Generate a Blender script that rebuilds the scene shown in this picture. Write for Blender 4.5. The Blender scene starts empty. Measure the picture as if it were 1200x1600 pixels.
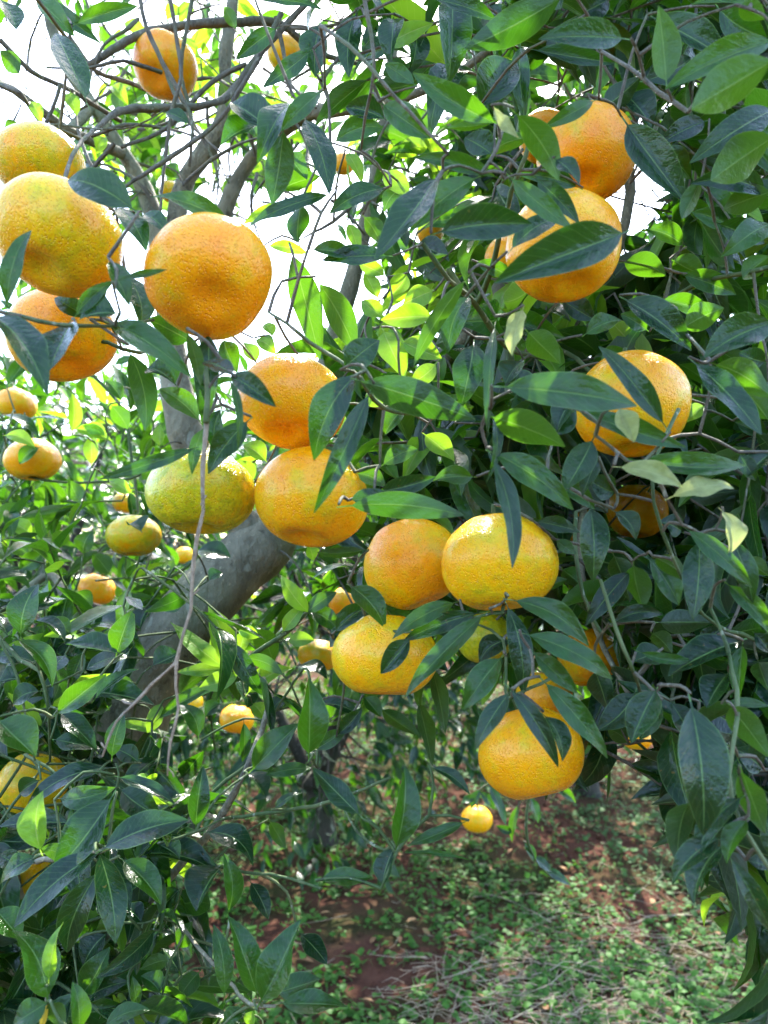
import bpy, math, random
import numpy as np
from mathutils import Vector, Matrix
from mathutils.bvhtree import BVHTree

R = math.radians
random.seed(11)
rng = np.random.default_rng(11)
scene = bpy.context.scene
COL = scene.collection

# ------------------------------------------------------------------ camera
F = 1157.0                      # focal length in photo pixels (1200 x 1600)
CAM_H = 1.42
PITCH = R(2.0)
cam_d = bpy.data.cameras.new('camera')
cam = bpy.data.objects.new('camera', cam_d)
COL.objects.link(cam)
cam.location = (0, 0, CAM_H)
cam.rotation_euler = (math.pi / 2 + PITCH, 0, 0)
cam_d.sensor_fit = 'VERTICAL'
cam_d.sensor_height = 36.0
cam_d.lens = 36.0 * F / 1600.0
cam_d.clip_start = 0.02
cam_d.clip_end = 500
cam_d.dof.use_dof = True
cam_d.dof.focus_distance = 0.62
cam_d.dof.aperture_fstop = 9.0
scene.camera = cam

# ------------------------------------------------------------------ sky, sun, exposure
SUN_EL, SUN_AZ = R(50), R(6)            # azimuth measured from +Y towards +X
world = bpy.data.worlds.new('World')
scene.world = world
world.use_nodes = True
wn = world.node_tree
bg = wn.nodes['Background']
sky = wn.nodes.new('ShaderNodeTexSky')
sky.sky_type = 'NISHITA'
sky.sun_disc = False
sky.sun_elevation = SUN_EL
sky.sun_rotation = SUN_AZ
sky.altitude = 300
sky.air_density = 1.0
sky.dust_density = 2.0
tint = wn.nodes.new('ShaderNodeMix'); tint.data_type = 'RGBA'; tint.blend_type = 'MULTIPLY'   # camera white balance set for shade
tint.inputs[0].default_value = 1.0
tint.inputs[7].default_value = (1.0, 1.0, 1.0, 1)
wn.links.new(sky.outputs[0], tint.inputs[6])
wn.links.new(tint.outputs[2], bg.inputs[0])
bg.inputs[1].default_value = 0.15
SUN_DIR = Vector((math.sin(SUN_AZ) * math.cos(SUN_EL), math.cos(SUN_AZ) * math.cos(SUN_EL), math.sin(SUN_EL)))
sun_d = bpy.data.lights.new('sun', 'SUN')
sun_d.energy = 2.4
sun_d.angle = R(0.5)
sun_d.color = (1.0, 0.95, 0.86)
sun = bpy.data.objects.new('sun', sun_d)
COL.objects.link(sun)
sun.rotation_euler = SUN_DIR.to_track_quat('Z', 'Y').to_euler()
scene.view_settings.view_transform = 'Standard'
scene.view_settings.look = 'None'
scene.view_settings.gamma = 1
scene.view_settings.use_curve_mapping = False
scene.view_settings.exposure = 3.1
scene.render.engine = 'CYCLES'
scene.cycles.max_bounces = 8
scene.cycles.diffuse_bounces = 4
scene.cycles.glossy_bounces = 3
scene.cycles.transmission_bounces = 6
scene.cycles.caustics_reflective = False
scene.cycles.caustics_refractive = False
scene.cycles.sample_clamp_indirect = 6

# ------------------------------------------------------------------ helpers
_cp, _sp = math.cos(PITCH), math.sin(PITCH)


def P(px, py, d):
    """photo pixel + depth along the view axis -> place in the orchard (metres)"""
    x = (px - 600.0) / F * d
    yc = (800.0 - py) / F * d
    return np.array((x, d * _cp - yc * _sp, CAM_H + d * _sp + yc * _cp))


def proj(p):
    p = np.asarray(p, float)
    y = p[..., 1]
    z = p[..., 2] - CAM_H
    d = y * _cp + z * _sp
    yc = -y * _sp + z * _cp
    dd = np.where(d > 1e-3, d, 1e-3)
    return 600 + p[..., 0] / dd * F, 800 - yc / dd * F, d


CAMP = np.array((0, 0, CAM_H))


def nrm(v):
    v = np.asarray(v, float)
    n = np.linalg.norm(v)
    return v / n if n > 1e-9 else np.array((0, 0, 1.0))


def tag(o, label=None, cat=None, group=None, kind=None):
    if label: o['label'] = label
    if cat: o['category'] = cat
    if group: o['group'] = group
    if kind: o['kind'] = kind
    return o


def empty(name, loc):
    o = bpy.data.objects.new(name, None)
    COL.objects.link(o)
    o.location = loc
    o.empty_display_size = 0.1
    return o


class Mesher:
    def __init__(s):
        s.v, s.f, s.m, s.uv, s.n = [], [], [], [], 0

    def add(s, v, f, uv=None, mi=0):
        v = np.asarray(v, float)
        f = np.asarray(f, int)
        s.v.append(v)
        s.f.append(f + s.n)
        s.m.append(np.full(len(f), mi))
        s.uv.append(uv if uv is not None else np.zeros((len(v), 2)))
        s.n += len(v)

    def build(s, name, mats, parent=None, smooth=True, origin=None):
        v = np.concatenate(s.v)
        f = np.concatenate(s.f)
        uv = np.concatenate(s.uv)
        mi = np.concatenate(s.m)
        if origin is not None:
            v = v - np.asarray(origin)
        me = bpy.data.meshes.new(name)
        me.vertices.add(len(v))
        me.vertices.foreach_set('co', v.astype(np.float32).ravel())
        k = f.shape[1]
        me.loops.add(f.size)
        me.loops.foreach_set('vertex_index', f.ravel().astype(np.int32))
        me.polygons.add(len(f))
        me.polygons.foreach_set('loop_start', (np.arange(len(f)) * k).astype(np.int32))
        me.polygons.foreach_set('material_index', mi.astype(np.int32))
        ul = me.uv_layers.new(name='UVMap')
        ul.data.foreach_set('uv', uv[f.ravel()].astype(np.float32).ravel())
        me.polygons.foreach_set('use_smooth', np.full(len(f), smooth))
        for m in (mats if isinstance(mats, (list, tuple)) else [mats]):
            me.materials.append(m)
        me.update()
        me.validate()
        o = bpy.data.objects.new(name, me)
        COL.objects.link(o)
        if origin is not None:
            o.location = origin
        if parent is not None:
            o.parent = parent
            o.matrix_parent_inverse = Matrix.Identity(4)
            o.location = Vector(o.location) - parent_loc(parent)
        return o


def parent_loc(p):
    v = Vector((0, 0, 0))
    while p is not None:
        v += Vector(p.location)
        p = p.parent
    return v


def smooth_path(pts, step=0.02):
    """Catmull-Rom through pts (n,k)"""
    pts = np.asarray(pts, float)
    if len(pts) == 2:
        n = max(2, int(np.linalg.norm(pts[1, :3] - pts[0, :3]) / step))
        t = np.linspace(0, 1, n + 1)[:, None]
        return pts[0] * (1 - t) + pts[1] * t
    ext = np.vstack([2 * pts[0] - pts[1], pts, 2 * pts[-1] - pts[-2]])
    out = []
    for i in range(len(pts) - 1):
        p0, p1, p2, p3 = ext[i:i + 4]
        n = max(2, int(np.linalg.norm(p2[:3] - p1[:3]) / step))
        for t in np.arange(n) / n:
            out.append(0.5 * ((2 * p1) + (-p0 + p2) * t + (2 * p0 - 5 * p1 + 4 * p2 - p3) * t * t + (-p0 + 3 * p1 - 3 * p2 + p3) * t ** 3))
    out.append(pts[-1])
    return np.array(out)


def add_tube(mb, path, r0, r1=None, sides=6, bump=0.0, mi=0, rad=None):
    path = np.asarray(path, float)
    n = len(path)
    if rad is None:
        if r1 is None: r1 = r0
        rad = np.linspace(r0, r1, n)
    tan = np.gradient(path, axis=0)
    ref = np.array((0.3, 0.2, 1.0)) if abs(nrm(tan.mean(0))[2]) < 0.8 else np.array((1.0, 0.2, 0.1))
    V, UV = [], []
    ang = np.linspace(0, 2 * math.pi, sides, endpoint=False)
    ln = 0
    for i in range(n):
        t = nrm(tan[i])
        a = nrm(np.cross(t, ref))
        b = np.cross(t, a)
        rr = rad[i] * (1 + bump * rng.standard_normal(sides) * 0.5 + bump * rng.standard_normal() * 0.6)
        V.append(path[i] + (np.cos(ang) * rr)[:, None] * a + (np.sin(ang) * rr)[:, None] * b)
        if i: ln += np.linalg.norm(path[i] - path[i - 1])
        UV.append(np.stack([ang / 6.283, np.full(sides, ln)], 1))
    V.append(path[-1][None] + nrm(tan[-1]) * rad[-1] * 0.5)
    UV.append(np.array([[0.5, ln]]))
    fs = []
    for i in range(n - 1):
        for j in range(sides):
            k = (j + 1) % sides
            fs.append((i * sides + j, i * sides + k, (i + 1) * sides + k, (i + 1) * sides + j))
    for j in range(0, sides, 2):
        fs.append(((n - 1) * sides + j, (n - 1) * sides + (j + 1) % sides, (n - 1) * sides + (j + 2) % sides, n * sides))
    mb.add(np.concatenate(V), fs, np.concatenate(UV), mi)


# ------------------------------------------------------------------ materials
def new_mat(name):
    m = bpy.data.materials.new(name)
    m.use_nodes = True
    nt = m.node_tree
    nt.nodes.clear()
    out = nt.nodes.new('ShaderNodeOutputMaterial')
    return m, nt, out


class N:
    def __init__(s, nt): s.nt = nt

    def node(s, t, **kw):
        n = s.nt.nodes.new(t)
        for k, v in kw.items():
            setattr(n, k, v)
        return n

    def link(s, a, b): s.nt.links.new(a, b)

    def math(s, op, a, b=None, c=None, clamp=False):
        n = s.node('ShaderNodeMath', operation=op, use_clamp=clamp)
        for i, x in enumerate((a, b, c)):
            if x is None: continue
            if isinstance(x, (int, float)): n.inputs[i].default_value = x
            else: s.link(x, n.inputs[i])
        return n.outputs[0]

    def mix(s, fac, a, b, blend='MIX'):
        n = s.node('ShaderNodeMix', data_type='RGBA', blend_type=blend)
        for sock, x in ((n.inputs[0], fac), (n.inputs[6], a), (n.inputs[7], b)):
            if isinstance(x, (int, float)): sock.default_value = x
            elif isinstance(x, tuple): sock.default_value = (*x, 1) if len(x) == 3 else x
            else: s.link(x, sock)
        return n.outputs[2]

    def noise(s, vec, scale, detail=3, rough=0.5):
        n = s.node('ShaderNodeTexNoise')
        n.inputs['Scale'].default_value = scale
        n.inputs['Detail'].default_value = detail
        n.inputs['Roughness'].default_value = rough
        if vec is not None: s.link(vec, n.inputs['Vector'])
        return n.outputs[0]

    def ramp(s, fac, stops):
        n = s.node('ShaderNodeValToRGB')
        el = n.color_ramp.elements
        while len(el) < len(stops): el.new(0.5)
        for e, (p, c) in zip(el, stops):
            e.position = p
            e.color = (*c, 1) if len(c) == 3 else c
        s.link(fac, n.inputs[0])
        return n.outputs[0]

    def maprange(s, v, a, b, c=0.0, d=1.0):
        n = s.node('ShaderNodeMapRange')
        s.link(v, n.inputs[0])
        for i, x in enumerate((a, b, c, d)): n.inputs[i + 1].default_value = x
        return n.outputs[0]


def leaf_material(name, topA, topB, under, trans, tfac, rough=0.36, vein=(0.10, 0.20, 0.05), spec=0.5):
    m, nt, out = new_mat(name)
    g = N(nt)
    uv = g.node('ShaderNodeUVMap', uv_map='UVMap').outputs[0]
    sep = g.node('ShaderNodeSeparateXYZ')
    g.link(uv, sep.inputs[0])
    u, v = sep.outputs[0], sep.outputs[1]
    geo = g.node('ShaderNodeNewGeometry')
    oi = g.node('ShaderNodeObjectInfo')
    rnd = g.math('FRACT', g.math('ADD', geo.outputs['Random Per Island'], oi.outputs['Random']))
    rnd2 = g.math('FRACT', g.math('MULTIPLY', rnd, 7.31))
    au = g.math('ABSOLUTE', g.math('SUBTRACT', u, 0.5))            # 0 at midrib .. 0.5 at margin
    comb = g.node('ShaderNodeCombineXYZ')
    g.link(u, comb.inputs[0]); g.link(g.math('MULTIPLY', v, 2.5), comb.inputs[1]); g.link(g.math('MULTIPLY', rnd, 40), comb.inputs[2])
    nz = g.noise(comb.outputs[0], 3.2, 3)
    nz2 = g.noise(comb.outputs[0], 14, 2)
    top = g.mix(rnd, topA, topB)
    top = g.mix(g.maprange(nz, 0.35, 0.7, 0, 0.55), top, tuple(min(1, c * 2.1) for c in topB))
    top = g.mix(g.maprange(nz2, 0.72, 0.80, 0, 0.4), top, (0.12, 0.13, 0.08))        # dust and spray spots
    und = g.mix(rnd2, under, tuple(c * 0.72 for c in under))
    nz3 = g.noise(comb.outputs[0], 7.0, 2)
    spot = g.math('MULTIPLY', g.maprange(nz3, 0.69, 0.73, 0, 0.9), g.math('GREATER_THAN', rnd2, 0.6))
    top = g.mix(spot, top, (0.11, 0.075, 0.02))                                   # leaf spot on some leaves
    base = g.mix(geo.outputs['Backfacing'], top, und)
    # side veins leave the midrib at an angle
    ph = g.math('MULTIPLY', g.math('SUBTRACT', v, g.math('MULTIPLY', au, 0.42)), 11.0)
    saw = g.math('ABSOLUTE', g.math('SUBTRACT', g.math('FRACT', ph), 0.5))
    side = g.maprange(saw, 0.0, 0.09, 1, 0)
    mid = g.maprange(au, 0.012, 0.030, 1, 0)
    margin = g.maprange(au, 0.465, 0.497, 0, 1)
    veins = g.math('MAXIMUM', g.math('MULTIPLY', side, 0.22), g.math('MULTIPLY', mid, 0.75))
    veins = g.math('MAXIMUM', veins, g.math('MULTIPLY', margin, 0.55))
    base = g.mix(veins, base, vein)
    p = g.node('ShaderNodeBsdfPrincipled')
    g.link(base, p.inputs['Base Color'])
    rr = g.math('ADD', g.math('MULTIPLY', geo.outputs['Backfacing'], 0.22), g.maprange(nz, 0.3, 0.7, rough - 0.06, rough + 0.10))
    g.link(rr, p.inputs['Roughness'])
    p.inputs['Specular IOR Level'].default_value = spec
    hgt = g.math('ADD', g.math('MULTIPLY', g.math('ADD', g.math('MULTIPLY', side, 0.16), mid), -0.5), g.math('MULTIPLY', nz, 2.2))
    hgt = g.math('ADD', hgt, g.math('MULTIPLY', nz2, 0.5))
    bp = g.node('ShaderNodeBump')
    bp.inputs['Strength'].default_value = 0.5
    bp.inputs['Distance'].default_value = 0.001
    g.link(hgt, bp.inputs['Height'])
    g.link(bp.outputs[0], p.inputs['Normal'])
    tr = g.node('ShaderNodeBsdfTranslucent')
    tc = g.mix(rnd2, trans, tuple(c * 0.7 for c in trans))
    tc = g.mix(g.math('MULTIPLY', veins, 0.35), tc, (0.5, 0.62, 0.2))
    g.link(tc, tr.inputs[0])
    ms = g.node('ShaderNodeMixShader')
    ms.inputs[0].default_value = tfac
    g.link(p.outputs[0], ms.inputs[1]); g.link(tr.outputs[0], ms.inputs[2])
    g.link(ms.outputs[0], out.inputs[0])
    return m


M = {}
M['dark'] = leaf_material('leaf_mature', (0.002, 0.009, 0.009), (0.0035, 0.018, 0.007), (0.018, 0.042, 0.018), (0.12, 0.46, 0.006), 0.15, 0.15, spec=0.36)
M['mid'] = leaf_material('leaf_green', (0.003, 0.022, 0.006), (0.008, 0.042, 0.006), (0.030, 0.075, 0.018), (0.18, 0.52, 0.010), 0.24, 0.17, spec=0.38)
M['young_sunlit'] = leaf_material('leaf_young_sunlit', (0.055, 0.18, 0.015), (0.10, 0.24, 0.02), (0.13, 0.24, 0.05), (0.38, 0.70, 0.02), 0.46, 0.36, vein=(0.35, 0.45, 0.12))  # young leaves; the bright colour also stands in for sun shining through
M['pale'] = leaf_material('leaf_bleached_sunlit', (0.13, 0.17, 0.05), (0.22, 0.25, 0.09), (0.20, 0.24, 0.10), (0.6, 0.7, 0.2), 0.40, 0.42, vein=(0.4, 0.42, 0.2))  # bleached crinkled leaves; the pale colour also imitates sunlit faces and glints
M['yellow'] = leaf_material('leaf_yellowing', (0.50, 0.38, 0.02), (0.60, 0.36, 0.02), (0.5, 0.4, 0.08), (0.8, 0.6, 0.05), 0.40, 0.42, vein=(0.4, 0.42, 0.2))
LEAFM = [M['dark'], M['mid'], M['young_sunlit'], M['pale'], M['yellow']]
MI = {'dark': 0, 'mid': 1, 'young_sunlit': 2, 'pale': 3, 'yellow': 4}


def bark_material(name, a, b, c, scale, lichen=0.25, bump=0.6):
    m, nt, out = new_mat(name)
    g = N(nt)
    co = g.node('ShaderNodeNewGeometry').outputs['Position']
    mp = g.node('ShaderNodeMapping')
    mp.inputs['Scale'].default_value = (1, 1, 0.55)
    g.link(co, mp.inputs[0])
    n1 = g.noise(mp.outputs[0], scale, 5, 0.65)
    n2 = g.noise(mp.outputs[0], scale * 0.22, 3)
    n3 = g.noise(mp.outputs[0], scale * 3.5, 4, 0.7)
    base = g.mix(g.maprange(n1, 0.35, 0.65), a, b)
    base = g.mix(g.maprange(n2, 0.5, 0.62, 0, lichen * 2), base, c)
    base = g.mix(g.maprange(n3, 0.60, 0.70, 0, 0.7), base, tuple(min(1, x * 1.9) for x in b))
    n4 = g.noise(mp.outputs[0], scale * 1.1, 2, 0.4)
    base = g.mix(g.maprange(n4, 0.66, 0.70, 0, 0.6), base, (0.34, 0.36, 0.28))            # lichen discs
    n5 = g.noise(mp.outputs[0], scale * 0.7, 6, 0.8)
    base = g.mix(g.maprange(n5, 0.36, 0.44, 0.75, 0), base, tuple(x * 0.3 for x in a))     # dark cracks
    p = g.node('ShaderNodeBsdfPrincipled')
    g.link(base, p.inputs['Base Color'])
    p.inputs['Roughness'].default_value = 0.8
    bp = g.node('ShaderNodeBump')
    bp.inputs['Strength'].default_value = bump
    bp.inputs['Distance'].default_value = 0.008
    g.link(g.math('ADD', n1, g.math('MULTIPLY', n3, 0.7)), bp.inputs['Height'])
    g.link(bp.outputs[0], p.inputs['Normal'])
    g.link(p.outputs[0], out.inputs[0])
    return m


M['bark'] = bark_material('bark', (0.13, 0.12, 0.08), (0.28, 0.26, 0.18), (0.16, 0.20, 0.10), 45, bump=0.9)
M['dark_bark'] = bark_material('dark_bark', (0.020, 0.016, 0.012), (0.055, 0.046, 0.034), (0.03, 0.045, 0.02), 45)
M['twig'] = bark_material('twig_bark', (0.09, 0.08, 0.06), (0.17, 0.155, 0.11), (0.10, 0.15, 0.05), 120)
M['green_twig'] = bark_material('green_twig_bark', (0.035, 0.075, 0.018), (0.07, 0.11, 0.035), (0.16, 0.18, 0.08), 150, bump=0.2)
M['dead_twig'] = bark_material('dead_twig_bark', (0.26, 0.19, 0.125), (0.42, 0.33, 0.235), (0.30, 0.26, 0.22), 260)


def peel_material():
    m, nt, out = new_mat('mandarin_peel')
    g = N(nt)
    oi = g.node('ShaderNodeObjectInfo')
    sc = g.node('ShaderNodeSeparateColor')
    g.link(oi.outputs['Color'], sc.inputs[0])
    green, yel = sc.outputs[0], sc.outputs[1]
    co = g.node('ShaderNodeTexCoord').outputs['Object']
    off = g.node('ShaderNodeVectorMath', operation='ADD')
    cb = g.node('ShaderNodeCombineXYZ')
    for i in range(3): g.link(g.math('MULTIPLY', oi.outputs['Random'], 3.0 + i), cb.inputs[i])
    g.link(co, off.inputs[0]); g.link(cb.outputs[0], off.inputs[1])
    co = off.outputs[0]
    big = g.noise(co, 26, 3, 0.55)
    med = g.noise(co, 90, 4, 0.6)
    fine = g.noise(co, 520, 2, 0.5)
    streak = g.noise(co, 160, 3, 0.6)
    orange = g.mix(g.maprange(med, 0.3, 0.7), (0.93, 0.29, 0.001), (0.96, 0.38, 0.002))
    yellow = g.mix(g.maprange(med, 0.3, 0.7), (0.92, 0.45, 0.002), (0.96, 0.54, 0.003))
    grn = g.mix(g.maprange(streak, 0.35, 0.65), (0.30, 0.40, 0.008), (0.58, 0.58, 0.012))
    yf = g.math('ADD', g.math('MULTIPLY', g.math('SUBTRACT', big, 0.5), 2.3), g.math('MULTIPLY_ADD', yel, 1.0, 0.12), clamp=True)
    base = g.mix(yf, orange, yellow)
    gsel = g.math('ADD', g.math('MULTIPLY', big, 0.55), g.math('MULTIPLY', med, 0.45))
    gf = g.maprange(g.math('ADD', gsel, g.math('MULTIPLY', green, 0.34)), 0.52, 0.80, 0, 0.9)
    base = g.mix(gf, base, grn)
    # small green freckles and brown rub marks
    frk = g.maprange(g.noise(co, 210, 2, 0.5), 0.66, 0.72, 0, 0.4)
    base = g.mix(g.math('MULTIPLY', frk, g.math('ADD', green, 0.25)), base, (0.16, 0.20, 0.02))
    rub = g.maprange(g.noise(co, 60, 5, 0.75), 0.72, 0.76, 0, 0.35)
    base = g.mix(rub, base, (0.34, 0.16, 0.03))
    vor = g.node('ShaderNodeTexVoronoi')
    vor.inputs['Scale'].default_value = 620
    g.link(co, vor.inputs['Vector'])
    pore = g.maprange(vor.outputs['Distance'], 0.0, 0.42, 0, 1)
    base = g.mix(g.math('MULTIPLY', g.math('SUBTRACT', 1.0, pore), 0.18), base, (0.55, 0.22, 0.004))
    p = g.node('ShaderNodeBsdfPrincipled')
    g.link(base, p.inputs['Base Color'])
    g.link(g.maprange(med, 0.3, 0.7, 0.20, 0.36), p.inputs['Roughness'])
    p.inputs['Specular IOR Level'].default_value = 0.3
    p.inputs['Coat Weight'].default_value = 0.22
    p.inputs['Coat Roughness'].default_value = 0.2
    p.inputs['Subsurface Weight'].default_value = 0.18
    p.inputs['Subsurface Radius'].default_value = (1.0, 0.45, 0.08)
    p.inputs['Subsurface Scale'].default_value = 0.006
    h = g.math('ADD', g.math('MULTIPLY', pore, 0.55), g.math('MULTIPLY', med, 1.3))
    h = g.math('ADD', h, g.math('MULTIPLY', fine, 0.5))
    bp = g.node('ShaderNodeBump')
    bp.inputs['Strength'].default_value = 0.9
    bp.inputs['Distance'].default_value = 0.0012
    g.link(h, bp.inputs['Height'])
    g.link(bp.outputs[0], p.inputs['Normal'])
    g.link(p.outputs[0], out.inputs[0])
    return m


M['peel'] = peel_material()


def simple_mat(name, a, b, scale, rough=0.6, trans=None, bump=0.3):
    m, nt, out = new_mat(name)
    g = N(nt)
    geo = g.node('ShaderNodeNewGeometry')
    n1 = g.noise(geo.outputs['Position'], scale, 4, 0.6)
    f = g.math('FRACT', g.math('ADD', geo.outputs['Random Per Island'], g.math('MULTIPLY', n1, 0.4)))
    base = g.mix(f, a, b)
    p = g.node('ShaderNodeBsdfPrincipled')
    g.link(base, p.inputs['Base Color'])
    p.inputs['Roughness'].default_value = rough
    p.inputs['Specular IOR Level'].default_value = 0.15
    bp = g.node('ShaderNodeBump')
    bp.inputs['Strength'].default_value = bump
    bp.inputs['Distance'].default_value = 0.002
    g.link(n1, bp.inputs['Height'])
    g.link(bp.outputs[0], p.inputs['Normal'])
    if trans:
        tr = g.node('ShaderNodeBsdfTranslucent')
        tr.inputs[0].default_value = (*trans, 1)
        ms = g.node('ShaderNodeMixShader')
        ms.inputs[0].default_value = 0.3
        g.link(p.outputs[0], ms.inputs[1]); g.link(tr.outputs[0], ms.inputs[2])
        g.link(ms.outputs[0], out.inputs[0])
    else:
        g.link(p.outputs[0], out.inputs[0])
    return m


M['calyx'] = simple_mat('calyx_green', (0.09, 0.16, 0.03), (0.22, 0.24, 0.10), 300)
M['weed'] = simple_mat('weed_leaf', (0.018, 0.068, 0.012), (0.055, 0.150, 0.024), 30, 0.55, (0.2, 0.5, 0.05))
M['weed_pale'] = simple_mat('grey_green_weed', (0.024, 0.070, 0.020), (0.068, 0.135, 0.045), 30, 0.6, (0.2, 0.4, 0.1))
M['straw'] = simple_mat('dry_straw', (0.22, 0.165, 0.11), (0.40, 0.33, 0.24), 60, 0.7)
M['litter'] = simple_mat('dry_leaf', (0.16, 0.08, 0.04), (0.33, 0.20, 0.10), 60, 0.75)


def soil_material():
    m, nt, out = new_mat('red_soil')
    g = N(nt)
    co = g.node('ShaderNodeNewGeometry').outputs['Position']
    n1 = g.noise(co, 1.7, 4, 0.6)
    n2 = g.noise(co, 14, 6, 0.7)
    n3 = g.noise(co, 90, 5, 0.7)
    soil = g.mix(g.maprange(n2, 0.3, 0.7), (0.050, 0.022, 0.015), (0.105, 0.048, 0.033))
    soil = g.mix(g.maprange(n3, 0.55, 0.7, 0, 0.5), soil, (0.12, 0.06, 0.042))
    moss = g.mix(n3, (0.014, 0.028, 0.008), (0.034, 0.052, 0.015))
    base = g.mix(g.maprange(g.math('ADD', n1, g.math('MULTIPLY', n2, 0.35)), 0.62, 0.80, 0, 0.8), soil, moss)
    p = g.node('ShaderNodeBsdfPrincipled')
    g.link(base, p.inputs['Base Color'])
    p.inputs['Roughness'].default_value = 0.95
    p.inputs['Specular IOR Level'].default_value = 0.04
    bp = g.node('ShaderNodeBump')
    bp.inputs['Strength'].default_value = 0.9
    bp.inputs['Distance'].default_value = 0.02
    g.link(g.math('ADD', n2, g.math('MULTIPLY', n3, 0.4)), bp.inputs['Height'])
    g.link(bp.outputs[0], p.inputs['Normal'])
    g.link(p.outputs[0], out.inputs[0])
    return m


M['soil'] = soil_material()

# ------------------------------------------------------------------ ground
def hfield(x, y):
    return (0.03 * np.sin(x * 1.3 + 0.7) * np.cos(y * 1.1) + 0.018 * np.sin(x * 3.7 + y * 2.9) + 0.012 * np.sin(x * 8.1 - y * 6.3 + 1)
            + 0.006 * np.sin(x * 19 + 2 * np.sin(y * 9)) * np.cos(y * 17))


xs = np.concatenate([[-160, -60, -25, -12, -7], np.linspace(-5, 5, 161), [7, 12, 25, 60, 160]])
ys = np.concatenate([[-120, -40, -12, -4, -1], np.linspace(0, 9, 151), [11, 15, 25, 60, 160]])
X, Y = np.meshgrid(xs, ys)
Z = hfield(X, Y) * np.exp(-((X / 12) ** 2 + ((Y - 4) / 12) ** 2))
nx, ny = len(xs), len(ys)
idx = np.arange(nx * ny).reshape(ny, nx)
gq = np.stack([idx[:-1, :-1], idx[:-1, 1:], idx[1:, 1:], idx[1:, :-1]], -1).reshape(-1, 4)
mb = Mesher()
mb.add(np.stack([X, Y, Z], -1).reshape(-1, 3), gq)
tag(mb.build('ground', M['soil']), 'red soil of the orchard floor between tufts of weeds', kind='structure')

# ------------------------------------------------------------------ leaf geometry
_grid = {}


def leaf_grid(nseg, ncol, petiole=True):
    key = (nseg, ncol, petiole)
    if key not in _grid:
        t = np.linspace(0, 1, nseg + 1) ** 0.95
        w = (np.clip(t, 0, 1) ** 0.80) * (np.clip(1 - t, 0, 1) ** 1.08) * (1 + 0.5 * np.clip(t, 0, 1) ** 9)
        w /= w.max()
        w[0] = 0.05
        w[-1] = 0.035
        if petiole:
            t = np.concatenate([[-0.13, -0.06], t])
            w = np.concatenate([[0.045, 0.045], w])
        u = np.linspace(-1, 1, ncol + 1)
        T, U = np.meshgrid(t, u, indexing='ij')
        Wd = w[:, None] * np.ones_like(U)
        n = len(t)
        id_ = np.arange(n * (ncol + 1)).reshape(n, ncol + 1)
        f = np.stack([id_[:-1, :-1], id_[:-1, 1:], id_[1:, 1:], id_[1:, :-1]], -1).reshape(-1, 4)
        uu = U * 0.5 + 0.5
        uu = np.where(T < 0.0, 0.5, uu)
        uv = np.stack([uu, np.clip(T, 0, 1)], -1).reshape(-1, 2)
        _grid[key] = (T, U, Wd, f, uv)
    return _grid[key]


def leaf_local(L, W, sag=0.06, fold=0.12, wave=0.03, side=0.0, twist=0.0, nseg=12, ncol=4, petiole=True, notch=0.0):
    """leaf along +Y with its upper face towards +Z; base at the origin, tip at (0, L, 0)"""
    T, U, Wd, f, uv = leaf_grid(nseg, ncol, petiole)
    ph = rng.uniform(0, 6.28)
    hw = W / 2 * Wd
    x = U * hw + side * L * 4 * T * (1 - T)
    y = T * L + 0 * U
    z = sag * L * 4 * T * (1 - T) + fold * np.abs(U) * hw * 2
    z = z + wave * L * np.sin(T * 11 + ph + (U > 0) * 2.1) * U * U * Wd
    z = z - np.where(T < 0, 0, 0.25 * sag * L * np.clip(T - 0.75, 0, 1) * 4)
    if twist:
        a = twist * (T - 0.4)
        cx = side * L * 4 * T * (1 - T)
        cz = sag * L * 4 * T * (1 - T)
        dx, dz = x - cx, z - cz
        x = cx + dx * np.cos(a) - dz * np.sin(a)
        z = cz + dx * np.sin(a) + dz * np.cos(a)
    return np.stack([x, y, z], -1).reshape(-1, 3), f, uv


def frame(B, T, nor):
    """columns: side, along, normal"""
    y = nrm(T - B)
    n = nrm(nor - np.dot(nor, y) * y)
    x = np.cross(y, n)
    return np.stack([x, y, n], 1)


class Leaf:
    __slots__ = ('B', 'T', 'n', 'L', 'W', 'k', 'par', 'hero', 'vis', 'size')

    def __init__(s, B, T, n, W, k, par, hero=False):
        s.B, s.T, s.n, s.W, s.k, s.par, s.hero = B, T, n, W, k, par, hero
        s.L = np.linalg.norm(T - B)
        s.vis = hero
        s.size = 0


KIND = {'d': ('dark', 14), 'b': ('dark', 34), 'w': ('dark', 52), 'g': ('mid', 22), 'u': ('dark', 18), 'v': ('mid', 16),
        'y': ('young_sunlit', 20), 'p': ('pale', 25), 'o': ('yellow', 15), 'k': ('dark', 8)}
lit_pts = []


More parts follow.
